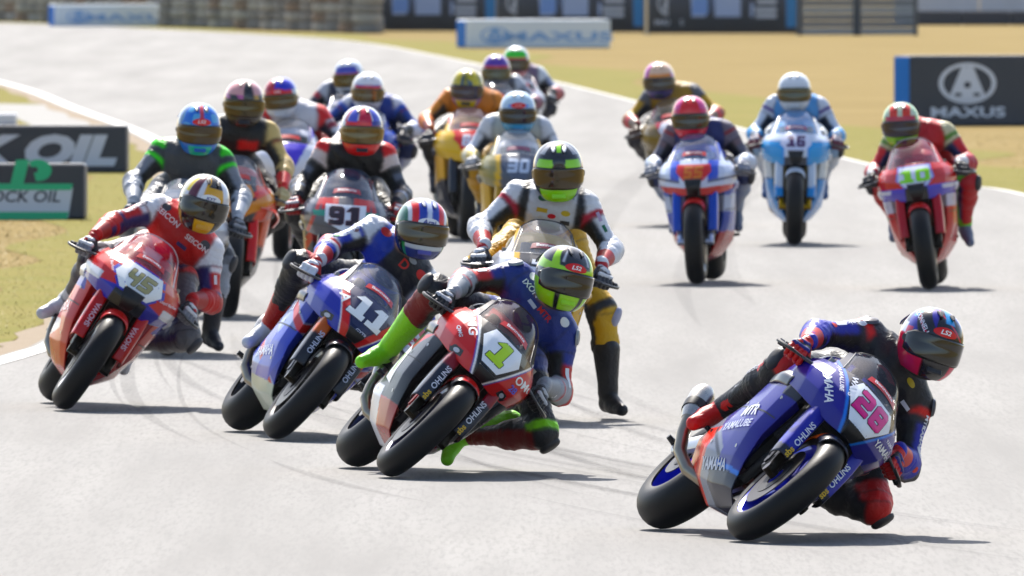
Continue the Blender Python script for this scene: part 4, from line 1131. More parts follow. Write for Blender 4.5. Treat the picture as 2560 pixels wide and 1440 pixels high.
def dress(info, c, hero):
    cowl, bv = info['cowl']; Y, Zu = (0, 1, 0), (0, 0, 1)
    pl = c.get('plate')
    if pl:
        pts = [(a, float(zc(b))) for a, b in pl.get('pts', shield())]; z0 = .775
        nb_ = patch('number_board', [(a, b - z0) for a, b in pts][::-1], (0, 0, z0), Y, Zu, flatcol(pl['bg'], .3), cowl, bv, off=.002)
        if pl.get('edge'):
            patch('number_board_border', [(a * 1.13, (b - z0) * 1.1) for a, b in pts][::-1], (0, 0, z0), Y, Zu, flatcol(pl['edge'], .3), cowl, bv, off=.001)
        h = pl.get('h', .115)
        zn_ = float(zc(pl.get('z', .825)))
    if pl and pl['n']:
        if pl.get('outline'): decal('race_number', *[(v * h, f) for v, f in [number_geo(pl['n'], 1, pl.get('shear', .12), pl.get('wid', 1.))]][0], (0, 0, zn_), Y, Zu, flatcol(pl['outline'], .3), cowl, bv, off=.003, L=.03)
        decal('race_number', *[(v * h, f) for v, f in [number_geo(pl['n'], 0, pl.get('shear', .12), pl.get('wid', 1.))]][0], (0, 0, zn_), Y, Zu, flatcol(pl['fg'], .3), cowl, bv, off=.006, L=.03)
    if c.get('banner', True):
        so, sb = info['screen']; q = Vector((-.155, 0, .90)); n_ = Vector((.58, 0, .81)).normalized(); u_ = n_.cross(Vector(Y))
        patch('series_banner', [(-.088, -.022), (.088, -.022), (.078, .022), (-.078, .022)], q, Y, u_, flatcol(c.get('bannerc', 'c8202c'), .3), so, sb, off=.003)
        if hero: letters('series_lettering', 'Bennetts', .024, q + u_ * .004, Y, u_, flatcol('f2f2f2', .3), so, sb, off=.005, bold=.02)
    for t in c.get('cowl_text', []):
        txt, h, y, z, col, rot = t[:6]; letters('sponsor_lettering', txt, h, (0, y, float(zc(z))), Y, Zu, flatcol(col, .3), cowl, bv, off=.004, bold=.025, rot=rot, L=.03, wid=t[6] if len(t) > 6 else 1.)
    for t in c.get('side_text', []):
        txt, h, x, z, col, rot = t[:6]
        for s in ((-1, 1) if len(t) < 7 else (t[6],)):
            so, sb = info['side%d' % s]; letters('sponsor_lettering', txt, h, (x, s * .3, float(zc(z))), (-s, 0, 0), Zu, flatcol(col, .3), so, sb, off=.004, bold=.025, rot=rot * -s, L=.03)
    for t in c.get('side_patch', []):
        pts, x, z, col = t
        for s in (-1, 1):
            so, sb = info['side%d' % s]; pp = [(-s * a, b) for a, b in pts]; patch('livery_panel', pp if s < 0 else pp[::-1], (x, s * .3, float(zc(z))), (-s, 0, 0), Zu, flatcol(col, .3), so, sb, off=.002)
    if 'fork_text' in c:
        for s in (-1, 1):
            fo, fb = info['fork_cover%d' % s]; d_ = Vector((-.38, 0, .92)).normalized(); q = Vector((-.045, s * .117, .50))
            letters('sponsor_lettering', c['fork_text'][0], .030, q, d_, (0, -1, 0), flatcol(c['fork_text'][1]), fo, fb, off=.009, bold=.02, L=.03)
            if len(c['fork_text']) > 2: letters('sponsor_lettering', c['fork_text'][2], .030, Vector((.01, s * .117, .40)), d_, (0, -1, 0), flatcol('e6c21c'), fo, fb, off=.009, bold=.03, L=.03)

BK = '141519'
RIDERS = []
def add(**k): RIDERS.append(k)

# ---- number 28 -------------------------------------------------------------------------------
VIO, NAV, SKY = '1f1e86', '151826', '2f7fe8'
add(px=1862, py=1352, lean=49.5, yaw=15, hero=True,
    blabel='violet blue race motorcycle number 28 with orange belly pan leading the pack', rlabel='rider in black and violet leathers and pink helmet leaning off bike 28',
    bike=dict(rim='2430c8', exhaust='wide', caliper='2a2b2e', frame='24262c', swing='c4c6ca', wing=None, lamp=False, intake=True, vent='3a3d46', trim='15161a', screen='3c404c', screen_a=.38,
        cowl=vee(VIO, NAV, (0, .013, SKY)),
        side=rules(VIO, (lambda x, y, z, s: (z < .36 - .55 * (x + .66)) & (x < -.58), '7d8290'), (lambda x, y, z, s: (z < .25) & (x > -.66), '22263a'), (lambda x, y, z, s: (np.abs(z - .255) < .009) & (x > -.60), SKY), (lambda x, y, z, s: (x < -.735 + .2 * (z - .3)) & (z < .40), 'f0541c'), (lambda x, y, z, s: (x > -.36) & (z > .62), NAV), (lambda x, y, z, s: (np.abs(z - .32 + .55 * (x + .66)) < .012) & (x < -.58) & (x > -.8), '1c2030')),
        tank=rules(VIO, (lambda x, y, z, s: y < .05, '3b3bb0')), tail=rules(NAV, (lambda x, y, z, s: x < -1.2, VIO)), mud=rules(NAV, (lambda x, y, z, s: (x < .02) & (z > .5), 'f0701c'), (lambda x, y, z, s: (x < .10) & (y < .05), NAV)),
        forkcover=rules('2a2f9e', (lambda x, y, z, s: z < .42, '1c2030')),
        plate=dict(n='28', bg='e4e8f0', fg='f01c8c', outline='2b1226', h=.108, shear=.06, wid=1.0, z=.825, pts=shield(.132, .908, .835, .70)), fork_text=('OHLINS', 'dfe3ee', 'sbs'),
        cowl_text=[('YAMAHA', .030, -.195, .775, 'e8eaf4', -52), ('YAMAHA', .030, .190, .765, 'e8eaf4', 12), ('YAMALUBE', .017, -.172, .845, 'e6e2f0', -62), ('YAMALUBE', .017, .205, .815, 'e6e2f0', 8), ('GYTR', .022, 0, .705, 'e8eaf0', 0), ('RATEWAYS', .026, -.128, .895, 'dfe2ec', -78)],
        side_text=[('MTR', .055, -.52, .50, 'e0e2f0', 10), ('YAMALUBE', .04, -.56, .42, 'c8cbe0', 12), ('YAMAHA', .045, -.62, .245, 'c4c8d4', 6)]),
    badges=[('shR', 'elR', .25, .0, (.5, -.2, .8), .04, .03, 'c8cad2'), ('shR', 'elR', .62, .01, (.5, -.2, .8), .05, .018, 'd8dae2'), ('shR', 'elR', .78, .0, (.5, -.2, .8), .03, .03, 'd02a34'), ('chest', 'shL', .5, .0, (1, .2, .2), .05, .03, 'b8a83a'), ('chest', 'shL', .85, -.05, (1, .3, 0), .05, .016, 'd0d2da'), ('elL', 'haL', .2, 0, (.8, .6, .3), .03, .03, 'c8303a'), ('shL', 'elL', .8, 0, (.9, .5, .2), .05, .018, 'c8cad8')],
    pose=pose('hang', toeR=(.8, -.32, -.5), headrot=(20, 7, 17), chest=(-.775, .09, 1.11), head=(-.535, .065, 1.285)),
    suit=dict(base='131418', chest='15161b', shoulder='1b1c22', cap='25262c', uarm='2f34a0', farm='3238a8', elbow='1d1e25', thigh='131418', knee='d41f2b', shin='131418', hump='202127', collar='1a1b20', inner='0c0d0f', slider='1b1b1e', neck='17181c', sharm='4a4a50',
        glove=dict(base='c61f2c', knuckle='272b78', cuff='c9202e', palm='1a1a1e', back='d02a34'), boot=dict(base='d3202c', shaft='17181c', shinplate='c81f2b', heel='18181c', ankle='d3202c', toe='d8242e'),
        bands=[('shin', .0, .25, '17181c'), ('cap', .35, .8, 'd8452c'), ('thigh', .78, 1., 'c81f2b'), ('uarm', .0, .3, '1b1c22')]),
    prints=[('DAINESE', 'ankR', 'kneeR', .55, (.1, -1, .1), .035, '9a9ca4'), ('D-air', 'shR', 'elR', .35, (.3, -.2, 1), .03, 'd8dae2'), ('YAMAHA', 'shL', 'elL', .6, (.8, .6, .3), .024, 'd8dae2'), ('MTR', 'shL', 'elL', .3, (.8, .6, .3), .024, 'd8dae2'), ('28', 'ankR', 'kneeR', .82, (.5, -1, .1), .05, 'd8242e')],
    helmet=dict(base='17171f', visor='3a3834', badge=('LS2', 'd8202c', 'f4f4f4'), spoiler='2a2668', chin='1a1a1e', texts=[('ODONNELL', -.95, .62, .022, 'dfe0ea', -38)],
        rules=[(lambda a, e, x, y, z: (e > .25) & (np.sin(a * 5 + e * 4) > .2) & (np.abs(a) > .35), '35309a'), (lambda a, e, x, y, z: (e > .2) & (np.abs(np.sin(a * 2.5 + e * 3 + .6)) < .10), 'f03a62'), (lambda a, e, x, y, z: (np.abs(a) > 1.1) & (e < .35) & (e > -.5), 'f0305e'), (lambda a, e, x, y, z: (e < -.36) & (np.abs(a) > .45), 'f62f62'), (lambda a, e, x, y, z: (e < -.36) & (np.abs(a) < .45), '16161a'), (lambda a, e, x, y, z: (e > .7) & (np.sin(a * 4 + 1) > .7), '4aa0e0'), (lambda a, e, x, y, z: (a < -1.5) & (e > .1) & (e < .45), 'd9dcec')]))

# ---- number 1 --------------------------------------------------------------------------------
RED = 'cc1420'
add(px=978, py=1192, lean=45.5, yaw=8, hero=True,
    blabel='red and black race motorcycle number 1 with white number board', rlabel='rider in blue and red leathers with lime boots and lime black helmet on bike 1',
    bike=dict(rim='1e2450', caliper='8c1c20', frame='8d9096', swing='c2c4c8', vent='5a5c62', lamp=True, screen='3a3036', screen_a=.42,
        cowl=vee(RED, '1b1d22', (0, .010, 'eef0f4'), (.010, .017, '3846a8')),
        side=rules('1a1b20', (lambda x, y, z, s: z > .70, '7f838a'), (lambda x, y, z, s: (x > -.34) & (z > .66), RED), (lambda x, y, z, s: (np.abs(z - .60 - .5 * (x + .5)) < .02), 'c01820'), (lambda x, y, z, s: (z < .30) & (x > -.62), 'a8141c'), (lambda x, y, z, s: (z < .34) & (x < -.62), 'd8d9de'), (lambda x, y, z, s: (z < .30) & (x < -.80), 'd0303a')),
        tank=rules('b9141e', (lambda x, y, z, s: y > .12, '22242a')), tail=const('1a1b20'), mud=rules('1a1b20', (lambda x, y, z, s: x < .13, 'd0141c'), (lambda x, y, z, s: (y > .05) & (x > .04), '1a1b20')),
        forkcover=rules('2a2e3a', (lambda x, y, z, s: z > .58, '8a2a34')), side_patch=[([(-.06, -.10), (.06, -.12), (.09, .06), (-.03, .10)], -.62, .48, 'e3e5ea')],
        plate=dict(n='1', bg='e6e9f0', fg='c8f01e', outline='16171a', h=.115, shear=.15, wid=1.15, z=.82), fork_text=('OHLINS', 'd8dae2', 'sbs'),
        cowl_text=[('OMG', .042, -.19, .845, 'eef0f4', -48), ('OMG', .042, .205, .80, 'eef0f4', 8), ('28', .034, .17, .735, '4a5ad0', 4), ('QMG', .02, -.20, .755, 'd8dae2', -40)],
        side_text=[('1', .10, -.62, .47, 'b8e020', 10)]),
    badges=[('chest', 'shR', .75, .05, (1, -.2, .3), .045, .05, 'c8cad0'), ('chest', 'shL', .80, .02, (1, .2, .3), .05, .05, 'd8d9de'), ('chest', 'shL', .15, .03, (1, 0, .2), .06, .02, 'c82c38'), ('chest', 'shR', .2, -.03, (1, 0, .1), .05, .018, 'c8ccdc'), ('shL', 'elL', .72, 0, (.9, .5, .1), .06, .022, 'e4e5ea'), ('shL', 'elL', .88, 0, (.9, .5, .1), .05, .018, 'e4e5ea'), ('shR', 'elR', .7, .01, (.5, -.3, .8), .05, .02, 'e8e9ee')],
    pose=pose('hang', headrot=(20, 7, 13), chest=(-.775, .06, 1.12), head=(-.53, .02, 1.295), kneeR=(-.50, -.60, .85), ankleR=(-1.05, -.27, .51), toeR=(.75, -.42, -.6), ankleL=(-1.05, .28, .47)),
    suit=dict(base='24357c', chest='22347e', shoulder='26388a', cap='243682', uarm='24368a', farm='a4a6ac', elbow='c42a34', thigh='15161a', knee='17181c', shin='7c2418', hump='24357c', collar='1c2c6c', inner='0c0d10', slider='1a1a1e', sharm='8d9094',
        glove=dict(base='1b1c1f', knuckle='b9bbc0', cuff='8f9297', back='5a5c62'), boot=dict(base='9df016', shaft='a4f41c', toe='9cf014', heel='15161a', ankle='15161a', shinplate='a8f624'),
        bands=[('uarm', .55, 1., 'c8323c'), ('farm', .0, .15, 'c42a34'), ('kneeL', .0, 1., 'a4f41c'), ('kneeR', .6, 1., '8c2a1c'), ('thigh', .0, .3, '24357c')]),
    prints=[('IXON', 'chest', 'shR', .55, (1, 0, .2), .03, 'e0e2ea'), ('IXON', 'elL', 'haL', .6, (.8, .6, .2), .03, 'f0f0f4'), ('MTR', 'chest', 'shL', .3, (1, 0, 0), .03, 'c8303a'), ('IXON', 'elR', 'haR', .55, (.4, -.6, .7), .03, '1a1b20')],
    helmet=dict(base='2a2d34', visor='33302b', badge=('LS2', 'd8202c', 'f4f4f4'), spoiler='2a2d34', chin='b4ee18', ventc='3c4048',
        rules=[(lambda a, e, x, y, z: (e > .22) & (e < .36 + .12 * np.abs(a)), 'b6f218'), (lambda a, e, x, y, z: (np.abs(np.abs(a) - .75 - .4 * (e - .4)) < .17) & (e > .3) & (e < 1.15), 'b6f218'), (lambda a, e, x, y, z: (e > .55) & (np.abs(np.abs(a) - .5) < .05), 'b9bcc4'), (lambda a, e, x, y, z: (e < -.38), 'b4f016'), (lambda a, e, x, y, z: (e < -.40) & (np.abs(np.abs(a) - .42) < .1), '16171a'), (lambda a, e, x, y, z: (np.abs(a) > 1.2) & (np.abs(e + .05) < .12), '9a9da4'), (lambda a, e, x, y, z: (np.abs(a) > 1.25) & (e < -.15), 'b4f016')]))

# ---- number 11 -------------------------------------------------------------------------------
BLU = '2230a0'
add(px=692, py=1098, lean=40, yaw=9, hero=True,
    blabel='blue race motorcycle number 11 with red edged nose and grey blue sides', rlabel='rider in black and blue leathers with white shoulders and red blue striped helmet',
    bike=dict(rim='22242a', caliper='55585e', frame='2a2c32', vent='232a3e', lamp=True, screen='6a7690', screen_a=.34,
        cowl=vee(BLU, '20264a', (-.012, .032, 'd0202c'), (.032, .038, 'e8eaf0')),
        side=rules('8f9cc8', (lambda x, y, z, s: (x > -.40) & (z > .60), '1a1c26'), (lambda x, y, z, s: np.sin(9 * x + 16 * z) > .35, BLU), (lambda x, y, z, s: np.sin(9 * x + 16 * z + 1.9) > .88, 'c8303c'), (lambda x, y, z, s: (z < .52) & (np.sin(14 * x - 12 * z) > .0), '2c40b8'), (lambda x, y, z, s: z < .24, 'b9bfae')),
        tank=const(BLU), tail=const('1c2036'), mud=const('15161c'), forkcover=rules('22242c', (lambda x, y, z, s: z > .55, 'c46a2c')),
        plate=dict(n='11', bg='232a50', fg='eceef4', outline='141a38', h=.12, bold=.05, shear=.12, wid=1.1, pts=shield(.115)), fork_text=('OHLINS', 'c4c8d8'),
        cowl_text=[('YA', .05, -.155, .835, 'eef0f4', -48), ('GYTR', .02, .02, .70, 'c8ccdc', 0)], side_text=[('R1', .06, -.50, .62, 'd8dcf0', 8), ('YAMAHA', .05, -.60, .36, 'd8dcf0', 8)]),
    badges=[('chest', 'shR', .8, .02, (1, -.2, .3), .06, .05, 'c82c3a'), ('chest', 'shL', .85, .0, (1, .2, .2), .06, .05, 'c82c3a'), ('shR', 'elR', .45, .0, (.5, -.3, .8), .035, .035, '8a6a6a'), ('chest', 'shR', .3, .04, (1, 0, .2), .04, .02, 'c8a83a'), ('chest', 'shL', .4, .02, (1, 0, .2), .05, .03, '9aa2ae'), ('shR', 'elR', .75, 0, (.5, -.3, .8), .05, .018, 'd8dae2'), ('shR', 'elR', .9, 0, (.5, -.3, .8), .04, .014, '2a8a4a')],
    pose=pose('hang', headrot=(14, 7, 8), chest=(-.78, .03, 1.15), head=(-.55, .0, 1.335), kneeR=(-.55, -.55, .80), toeR=(.75, -.4, -.55)),
    suit=dict(base='15161a', chest='1a1c24', shoulder='d6d8de', cap='dfe1e6', uarm='2c3ea8', farm='c9cbd4', elbow='b02c36', thigh='17181c', knee='b8232e', shin='1a1b1f', hump='d0d2d8', collar='22326e', inner='0e0f12', slider='24252a', neck='b58a78',
        glove=dict(base='c2232e', knuckle='e3e4e8', cuff='b8222c', back='dedfe4', finger='d8d9de'), boot=dict(base='d2d4da', shaft='b8232e', toe='c9ccd4', heel='2a2b30', shinplate='a81f2a'),
        bands=[('uarm', .42, .58, 'e8e9ee'), ('uarm', .8, 1., '2c3ea8'), ('farm', .0, .35, '2e42b4'), ('farm', .5, .8, 'c4303a'), ('knee', .5, 1., 'd2d4da'), ('chest', .0, .5, '2440a8')],),
    prints=[('D', 'chest', 'shL', .3, (1, 0, 0), .05, 'd0242e'), ('YAMAHA', 'shR', 'elR', .5, (.4, -.4, .8), .03, 'd8dcf0')],
    helmet=dict(base='22262e', visor='4a443a', badge=('Arai', 'e4e6ec', '2a3c8c'), badge_el=.34, badge_h=.024, spoiler='c8322c', chin='5a58a0', ventc='8a90a0',
        rules=[(lambda a, e, x, y, z: (e > .2) & (np.abs(y) < .095), 'f03420'), (lambda a, e, x, y, z: (e > .2) & (np.abs(y) < .052), '2a44a8'), (lambda a, e, x, y, z: (e > .2) & (np.abs(y) < .013), 'cfd6ea'), (lambda a, e, x, y, z: (e > .15) & (y < -.085), '2e6a4a'), (lambda a, e, x, y, z: (e > .3) & (np.abs(np.abs(y) - .092) < .008), 'd8dce4'), (lambda a, e, x, y, z: (e < -.36) & (e > -.55), 'c2c9d0'), (lambda a, e, x, y, z: (e < -.55), '35407a'), (lambda a, e, x, y, z: (np.abs(a) > .9) & (e < -.36), '1a1f26'), (lambda a, e, x, y, z: (np.abs(np.abs(a) - .85) < .09) & (e < -.4), '2f8a4c')]))

# ---- number 45 -------------------------------------------------------------------------------
HR, HB = 'c8101e', '2a2aa0'
add(px=162, py=1024, lean=33.5, yaw=4, hero=True,
    blabel='red, white and blue race motorcycle number 45 nearest the left edge', rlabel='rider in red and navy leathers with white shoulders and yellow white helmet',
    bike=dict(rim='c0c2c8', caliper='8f8d86', frame='3a3b40', intake='tall', vent='d8dae2', screen='a03048', screen_a=.5, trim='c8c4c8',
        cowl=rules(HR, (lambda x, y, z, s: z < .735 - .25 * (y - .1), HB), (lambda x, y, z, s: (y < .10) & (z < .72), '18191e'), (lambda x, y, z, s: (y > .19) & (z < .76) & (z > .70), 'd4d6dc')),
        side=rules('c40f1c', (lambda x, y, z, s: z > .66, 'd3d5dc'), (lambda x, y, z, s: (z > .60) & (z < .76) & (x < -.30), HB), (lambda x, y, z, s: (z < .40) & (z > .34 + .25 * (x + .6)) & (x < -.52), 'dcdde2')),
        tank=rules('c8101e', (lambda x, y, z, s: y < .05, 'd8dae0')), tail=const('c8101e'), mud=rules('cc1020'), forkcover=const('c01226'),
        plate=dict(n='45', bg='eceff6', fg='a8a27a', outline='22242a', h=.085, bold=.045, shear=.25, wid=1.15, edge='2a34b0', z=.83, pts=[(-.105, .908), (-.145, .81), (-.085, .735), (.085, .735), (.145, .81), (.105, .908)]),
        fork_text=('SHOWA', 'e0c0c8'), cowl_text=[('Lloyd Barker', .02, -.185, .84, 'e8d0d8', -50), ('Lloyd Barker', .02, .20, .80, 'e8d0d8', 6)], side_text=[('HONDA', .06, -.56, .47, 'e6e0e4', 8)]),
    badges=[('shR', 'elR', .35, .0, (.5, -.3, .8), .05, .03, '4a4a66'), ('shR', 'elR', .7, .0, (.5, -.3, .8), .05, .018, 'e8d0d4'), ('chest', 'shR', .85, .02, (1, -.2, .3), .05, .045, '33343c'), ('chest', 'shL', .85, .0, (1, .2, .2), .055, .05, '3a3b44'), ('chest', 'shL', .3, -.07, (1, 0, .1), .06, .02, '3a3060'), ('shL', 'elL', .6, 0, (.9, .5, .2), .05, .02, 'e6d8dc')],
    pose=pose('hang', toeR=(.7, -.5, -.45), headrot=(14, 12, 15), chest=(-.775, .08, 1.14), head=(-.55, .08, 1.335), kneeL=(-.5, .55, .55), ankleL=None),
    suit=dict(base='c01a28', chest='bf1624', shoulder='b81a2a', cap='dfe0e6', uarm='c41826', farm='c82430', elbow='b8202e', thigh='606064', knee='6a6a70', shin='58585c', hump='d8d9e0', collar='2a2258', inner='2a2560', slider='33343a', neck='b0806a',
        glove=dict(base='2a2a2e', knuckle='d8d9dc', cuff='a81c28', back='c8202c', finger='7d7d82'), boot=dict(base='c9cace', shaft='8a8a90', toe='b9bac0', heel='2a2a2e'),
        bands=[('uarm', .35, .45, 'e4e4ea'), ('uarm', .85, 1., '2c2868'), ('waist', 0, 1, '2a2560')]),
    prints=[('SEICON', 'chest', 'shR', .62, (1, 0, .1), .032, 'e6d8dc'), ('SEICON', 'chest', 'shL', .62, (1, 0, 0), .030, 'e6d8dc'), ('SEICON', 'shR', 'elR', .6, (.4, -.4, .8), .024, 'e6d8dc')],
    helmet=dict(base='d6d8de', visor='3a3833', badge=('KYT', 'e8ebf2', '2a3a8c'), badge_el=.36, badge_h=.016, spoiler='d8dae0', chin='f0b010',
        rules=[(lambda a, e, x, y, z: (e > .18) & (np.abs(a - .1) < .42), 'f2b411'), (lambda a, e, x, y, z: (e > .75) & (np.abs(a - .1) < .42) & (np.sin(20 * y) * np.sin(24 * x) > -.2), '2a2620'), (lambda a, e, x, y, z: (e > .25) & (a < -.55) & (a > -1.0), '5a2434'), (lambda a, e, x, y, z: (a < -1.25), 'c9c6b0'), (lambda a, e, x, y, z: (e < -.36), '1d1d22'), (lambda a, e, x, y, z: (e < -.42) & (np.abs(a) < .38), 'f4b810'), (lambda a, e, x, y, z: (e < -.2) & (np.abs(a) > 1.1), 'e8b020'), (lambda a, e, x, y, z: (e > .4) & (np.abs(a + 1.15) < .12), 'e8d43a')]))
del RIDERS[-1]['pose']['ankleL']

# ---- white and yellow rider with one leg out ---------------------------------------------------
YEL = 'e2b81e'
add(px=1308, py=1058, lean=9, yaw=3, hero=True,
    blabel='yellow and charcoal race motorcycle half hidden behind bike 1', rlabel='rider in white and yellow leathers, lime black helmet, left leg dangling',
    bike=dict(rim='c8a820', frame='33343a', vent='e0b420', screen='b8bcc4', screen_a=.30,
        cowl=rules('cdd0d8', (lambda x, y, z, s: y < .14, '33363f'), (lambda x, y, z, s: np.abs(y - .15) < .014, YEL), (lambda x, y, z, s: (y > .23), '8e9098')),
        side=rules(YEL, (lambda x, y, z, s: z > .64, '4a4d56'), (lambda x, y, z, s: z < .35, '2a2b30')), tank=const(YEL), tail=const(YEL), mud=const('2a2b30'), forkcover=const('3a3b42'),
        plate=dict(n='30', bg='3a3d46', fg='dfe1e8', outline='24262c', h=.10, pts=shield(.10)), bannerc='8c2440'),
    badges=[('chest', 'shR', .35, .0, (1, 0, .2), .05, .035, '2a5a3c'), ('chest', 'shR', .3, -.05, (1, 0, .1), .055, .022, 'c8a818'), ('chest', 'shL', .45, -.05, (1, 0, .1), .05, .03, 'c8b020'), ('chest', 'shL', .45, -.09, (1, 0, 0), .05, .022, '2a2b30'), ('chest', 'shL', .05, -.06, (1, 0, 0), .045, .026, 'c83044'), ('shL', 'elL', .35, 0, (.9, .5, .2), .05, .02, 'b0a0b8'), ('shL', 'elL', .6, 0, (.9, .5, .2), .04, .018, '2a6a4a'), ('chest', 'shL', .5, .02, (1, 0, .2), .06, .012, '8a8c94')],
    pose=pose('sit', chest=(-.78, .02, 1.13), head=(-.63, .02, 1.31), pelvis=(-1.03, .03, .95), kneeL=(-.55, .65, .80), ankleL=(-.92, .48, .20), toeL=(1, .45, -.1), headrot=(2, 12, 0)),
    suit=dict(base='cfd1d6', chest='c4c6cc', shoulder='d6d8dc', cap='d9dade', uarm='dcdde2', farm='dcdde2', elbow='d2d3d8', thigh='d8b01c', knee='22232a', shin='d6ae1c', waist='d8b01c', pelvis='d8b01c', hump='d8b01c', collar='2a2b30', inner='0f1012', slider='9a9cb4', neck='202126',
        glove=dict(base='3a3b40', knuckle='d8d9dc', cuff='b4303a', back='c8c9ce'), boot=dict(base='1d1e21', shinplate='26272b'),
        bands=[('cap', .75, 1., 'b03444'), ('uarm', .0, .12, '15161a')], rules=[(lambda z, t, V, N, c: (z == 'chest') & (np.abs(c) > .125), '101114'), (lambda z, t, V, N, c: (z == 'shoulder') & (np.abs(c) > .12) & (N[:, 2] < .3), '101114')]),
    helmet=dict(base='22252c', visor='4a4030', spoiler='22252c', chin='a6e818', ventc='c0c4cc',
        rules=[(lambda a, e, x, y, z: (e > .22) & (e < .58) & (np.abs(np.abs(a) - .62) < .40 - .3 * np.abs(e - .4)), 'a8ec1c'), (lambda a, e, x, y, z: (e > .85) & (np.abs(y) < .012), 'a8ec1c'), (lambda a, e, x, y, z: (e < -.38) & (np.abs(a) < .75), 'a6ea18'), (lambda a, e, x, y, z: (e > .75) & (np.abs(np.abs(a) - .9) < .2), '9a9ea6'), (lambda a, e, x, y, z: (np.abs(a) > 1.1) & (np.abs(e) < .5), '6f747c')]))

# ---- the rest of the pack ----------------------------------------------------------------------
def livery(outer, inner, side, low, mud, tank=None, fork=None, rim='22242a', plate=None, screen=None, sa=.4, **k):
    d = dict(rim=rim, cowl=rules(outer, (lambda x, y, z, s: y < .03 + .4 * (z - .62), inner)), side=rules(side, (lambda x, y, z, s: z < .42 + .2 * (x + .6), low)), tank=const(tank or outer), tail=const(outer), mud=const(mud), forkcover=const(fork or mud), plate=plate)
    if screen: d['screen'] = screen; d['screen_a'] = sa
    d.update(k); return d
def hel(base, *r, **k): return dict(base=base, rules=list(r), **k)
brow = lambda c: (lambda a, e, x, y, z: (e > .2) & (e < .5) & (np.abs(a) < .9), c)
top = lambda c: (lambda a, e, x, y, z: (e > .5), c)
chin = lambda c: (lambda a, e, x, y, z: (e < -.36), c)
sidez = lambda c: (lambda a, e, x, y, z: (np.abs(a) > 1.0), c)
mohawk = lambda c, w=.03: (lambda a, e, x, y, z: (e > .2) & (np.abs(y) < w), c)

add(px=420, py=890, lean=8, yaw=2, hero=True,
    blabel='grey race motorcycle hidden behind bike 45', rlabel='rider in grey and lime leathers, bright blue helmet, leg dangling behind bike 45',
    bike=livery('a8aab2', '2a2d36', '9a9ca6', '5a5d66', '2a2d34', tank='b8bac2', plate=dict(n='', bg='d8dae0', fg='22242a', h=.1), screen='c0c8d4', sa=.3),
    pose=pose('sit', chest=(-.80, .0, 1.165), head=(-.66, .015, 1.35), kneeL=(-.55, .40, .80), ankleL=(-.92, .26, .17), toeL=(1, .4, -.1), headrot=(8, 10, 3)),
    suit=dict(base='4a4d50', chest='45484c', shoulder='505458', cap='3a3c40', uarm='7c8088', farm='a8acb4', elbow='6a6d74', thigh='6a6e78', knee='22242a', shin='9aa0ac', collar='15161a', inner='0e0f11', hump='34363a', neck='17181c', slider='2a2b30',
        glove=dict(base='3a3d42', knuckle='8a8d92', cuff='b8bac0'), boot=dict(base='22252e', shaft='2a2d36'), bands=[('cap', .0, .2, '6ae81c'), ('cap', .85, 1., '6ae81c')]),
    helmet=hel('2878d8', (lambda a, e, x, y, z: (e > .3) & (np.sin(a * 7) * np.sin(e * 8) > .15), '74b4ec'), mohawk('c84a5a', .012), chin('2a74d0'), sidez('3a6a98'), (lambda a, e, x, y, z: (e < -.5) & (np.abs(a) < .5), '3ac0a0'), badge=('LS2', 'e01c28', 'f4d8d8'), visor='4a4030', spoiler='2878d8', chin='2a74d0'))
RIDERS[-1]['helmet']['chin'] = '2a60b0'

add(px=568, py=795, lean=5, yaw=4, hero=False,
    blabel='orange and grey race motorcycle behind the riders on the left', rlabel='rider in black and gold leathers with dark purple helmet on orange bike',
    bike=livery('f0501c', '33373e', 'ec6a1c', '2a2b30', 'f0501c', fork='f04a1a', plate=dict(n='', bg='d89038', fg='e8541c', h=.1), wing='f0521c', screen='b0b4bc', sa=.35,
        cowl=rules('f0601c', (lambda x, y, z, s: y < .13, '2a2c32'), (lambda x, y, z, s: np.abs(z - .75 - .6 * (y - .12)) < .045, 'd8902c'), (lambda x, y, z, s: np.abs(z - .84 - .6 * (y - .12)) < .02, 'ee3a1a'))),
    pose=pose('sit', chest=(-.80, .03, 1.19), head=(-.66, .03, 1.385), headrot=(4, 8, 2), kneeL=(-.55, .5, .75)),
    suit=dict(base='121316', shoulder='1a1a1c', cap='d8bf8a', uarm='ddc28a', farm='c8ae7c', elbow='d0b684', thigh='1a1214', knee='6a1420', shin='16171a', hump='c8b080', inner='101114', neck='141518', glove=dict(base='c8b890', cuff='d8202c'), boot=dict(base='2a2a2e'), bands=[('chest', .55, .75, '2a1416'), ('uarm', .25, .4, '8a2a2a')],
        rules=[(lambda z, t, V, N, c: (z == 'chest') & (np.abs(c - .05) < .07) & (V[:, 2] < 1.14) & (V[:, 2] > 1.08), 'e8481c')]),
    helmet=hel('1b1a1c', (lambda a, e, x, y, z: (e > .3) & (a < -.1) & (np.sin(a * 6 + e * 5) > -.2), 'b45a98'), (lambda a, e, x, y, z: (np.abs(a - .5) < .22) & (e > .0), 'c8a060'), top('d8a8a8'), (lambda a, e, x, y, z: (np.abs(a - .15) < .25) & (e > .2), '1f1d1e'), chin('2a2420'), visor='4a4026', spoiler='3a2a1a'))

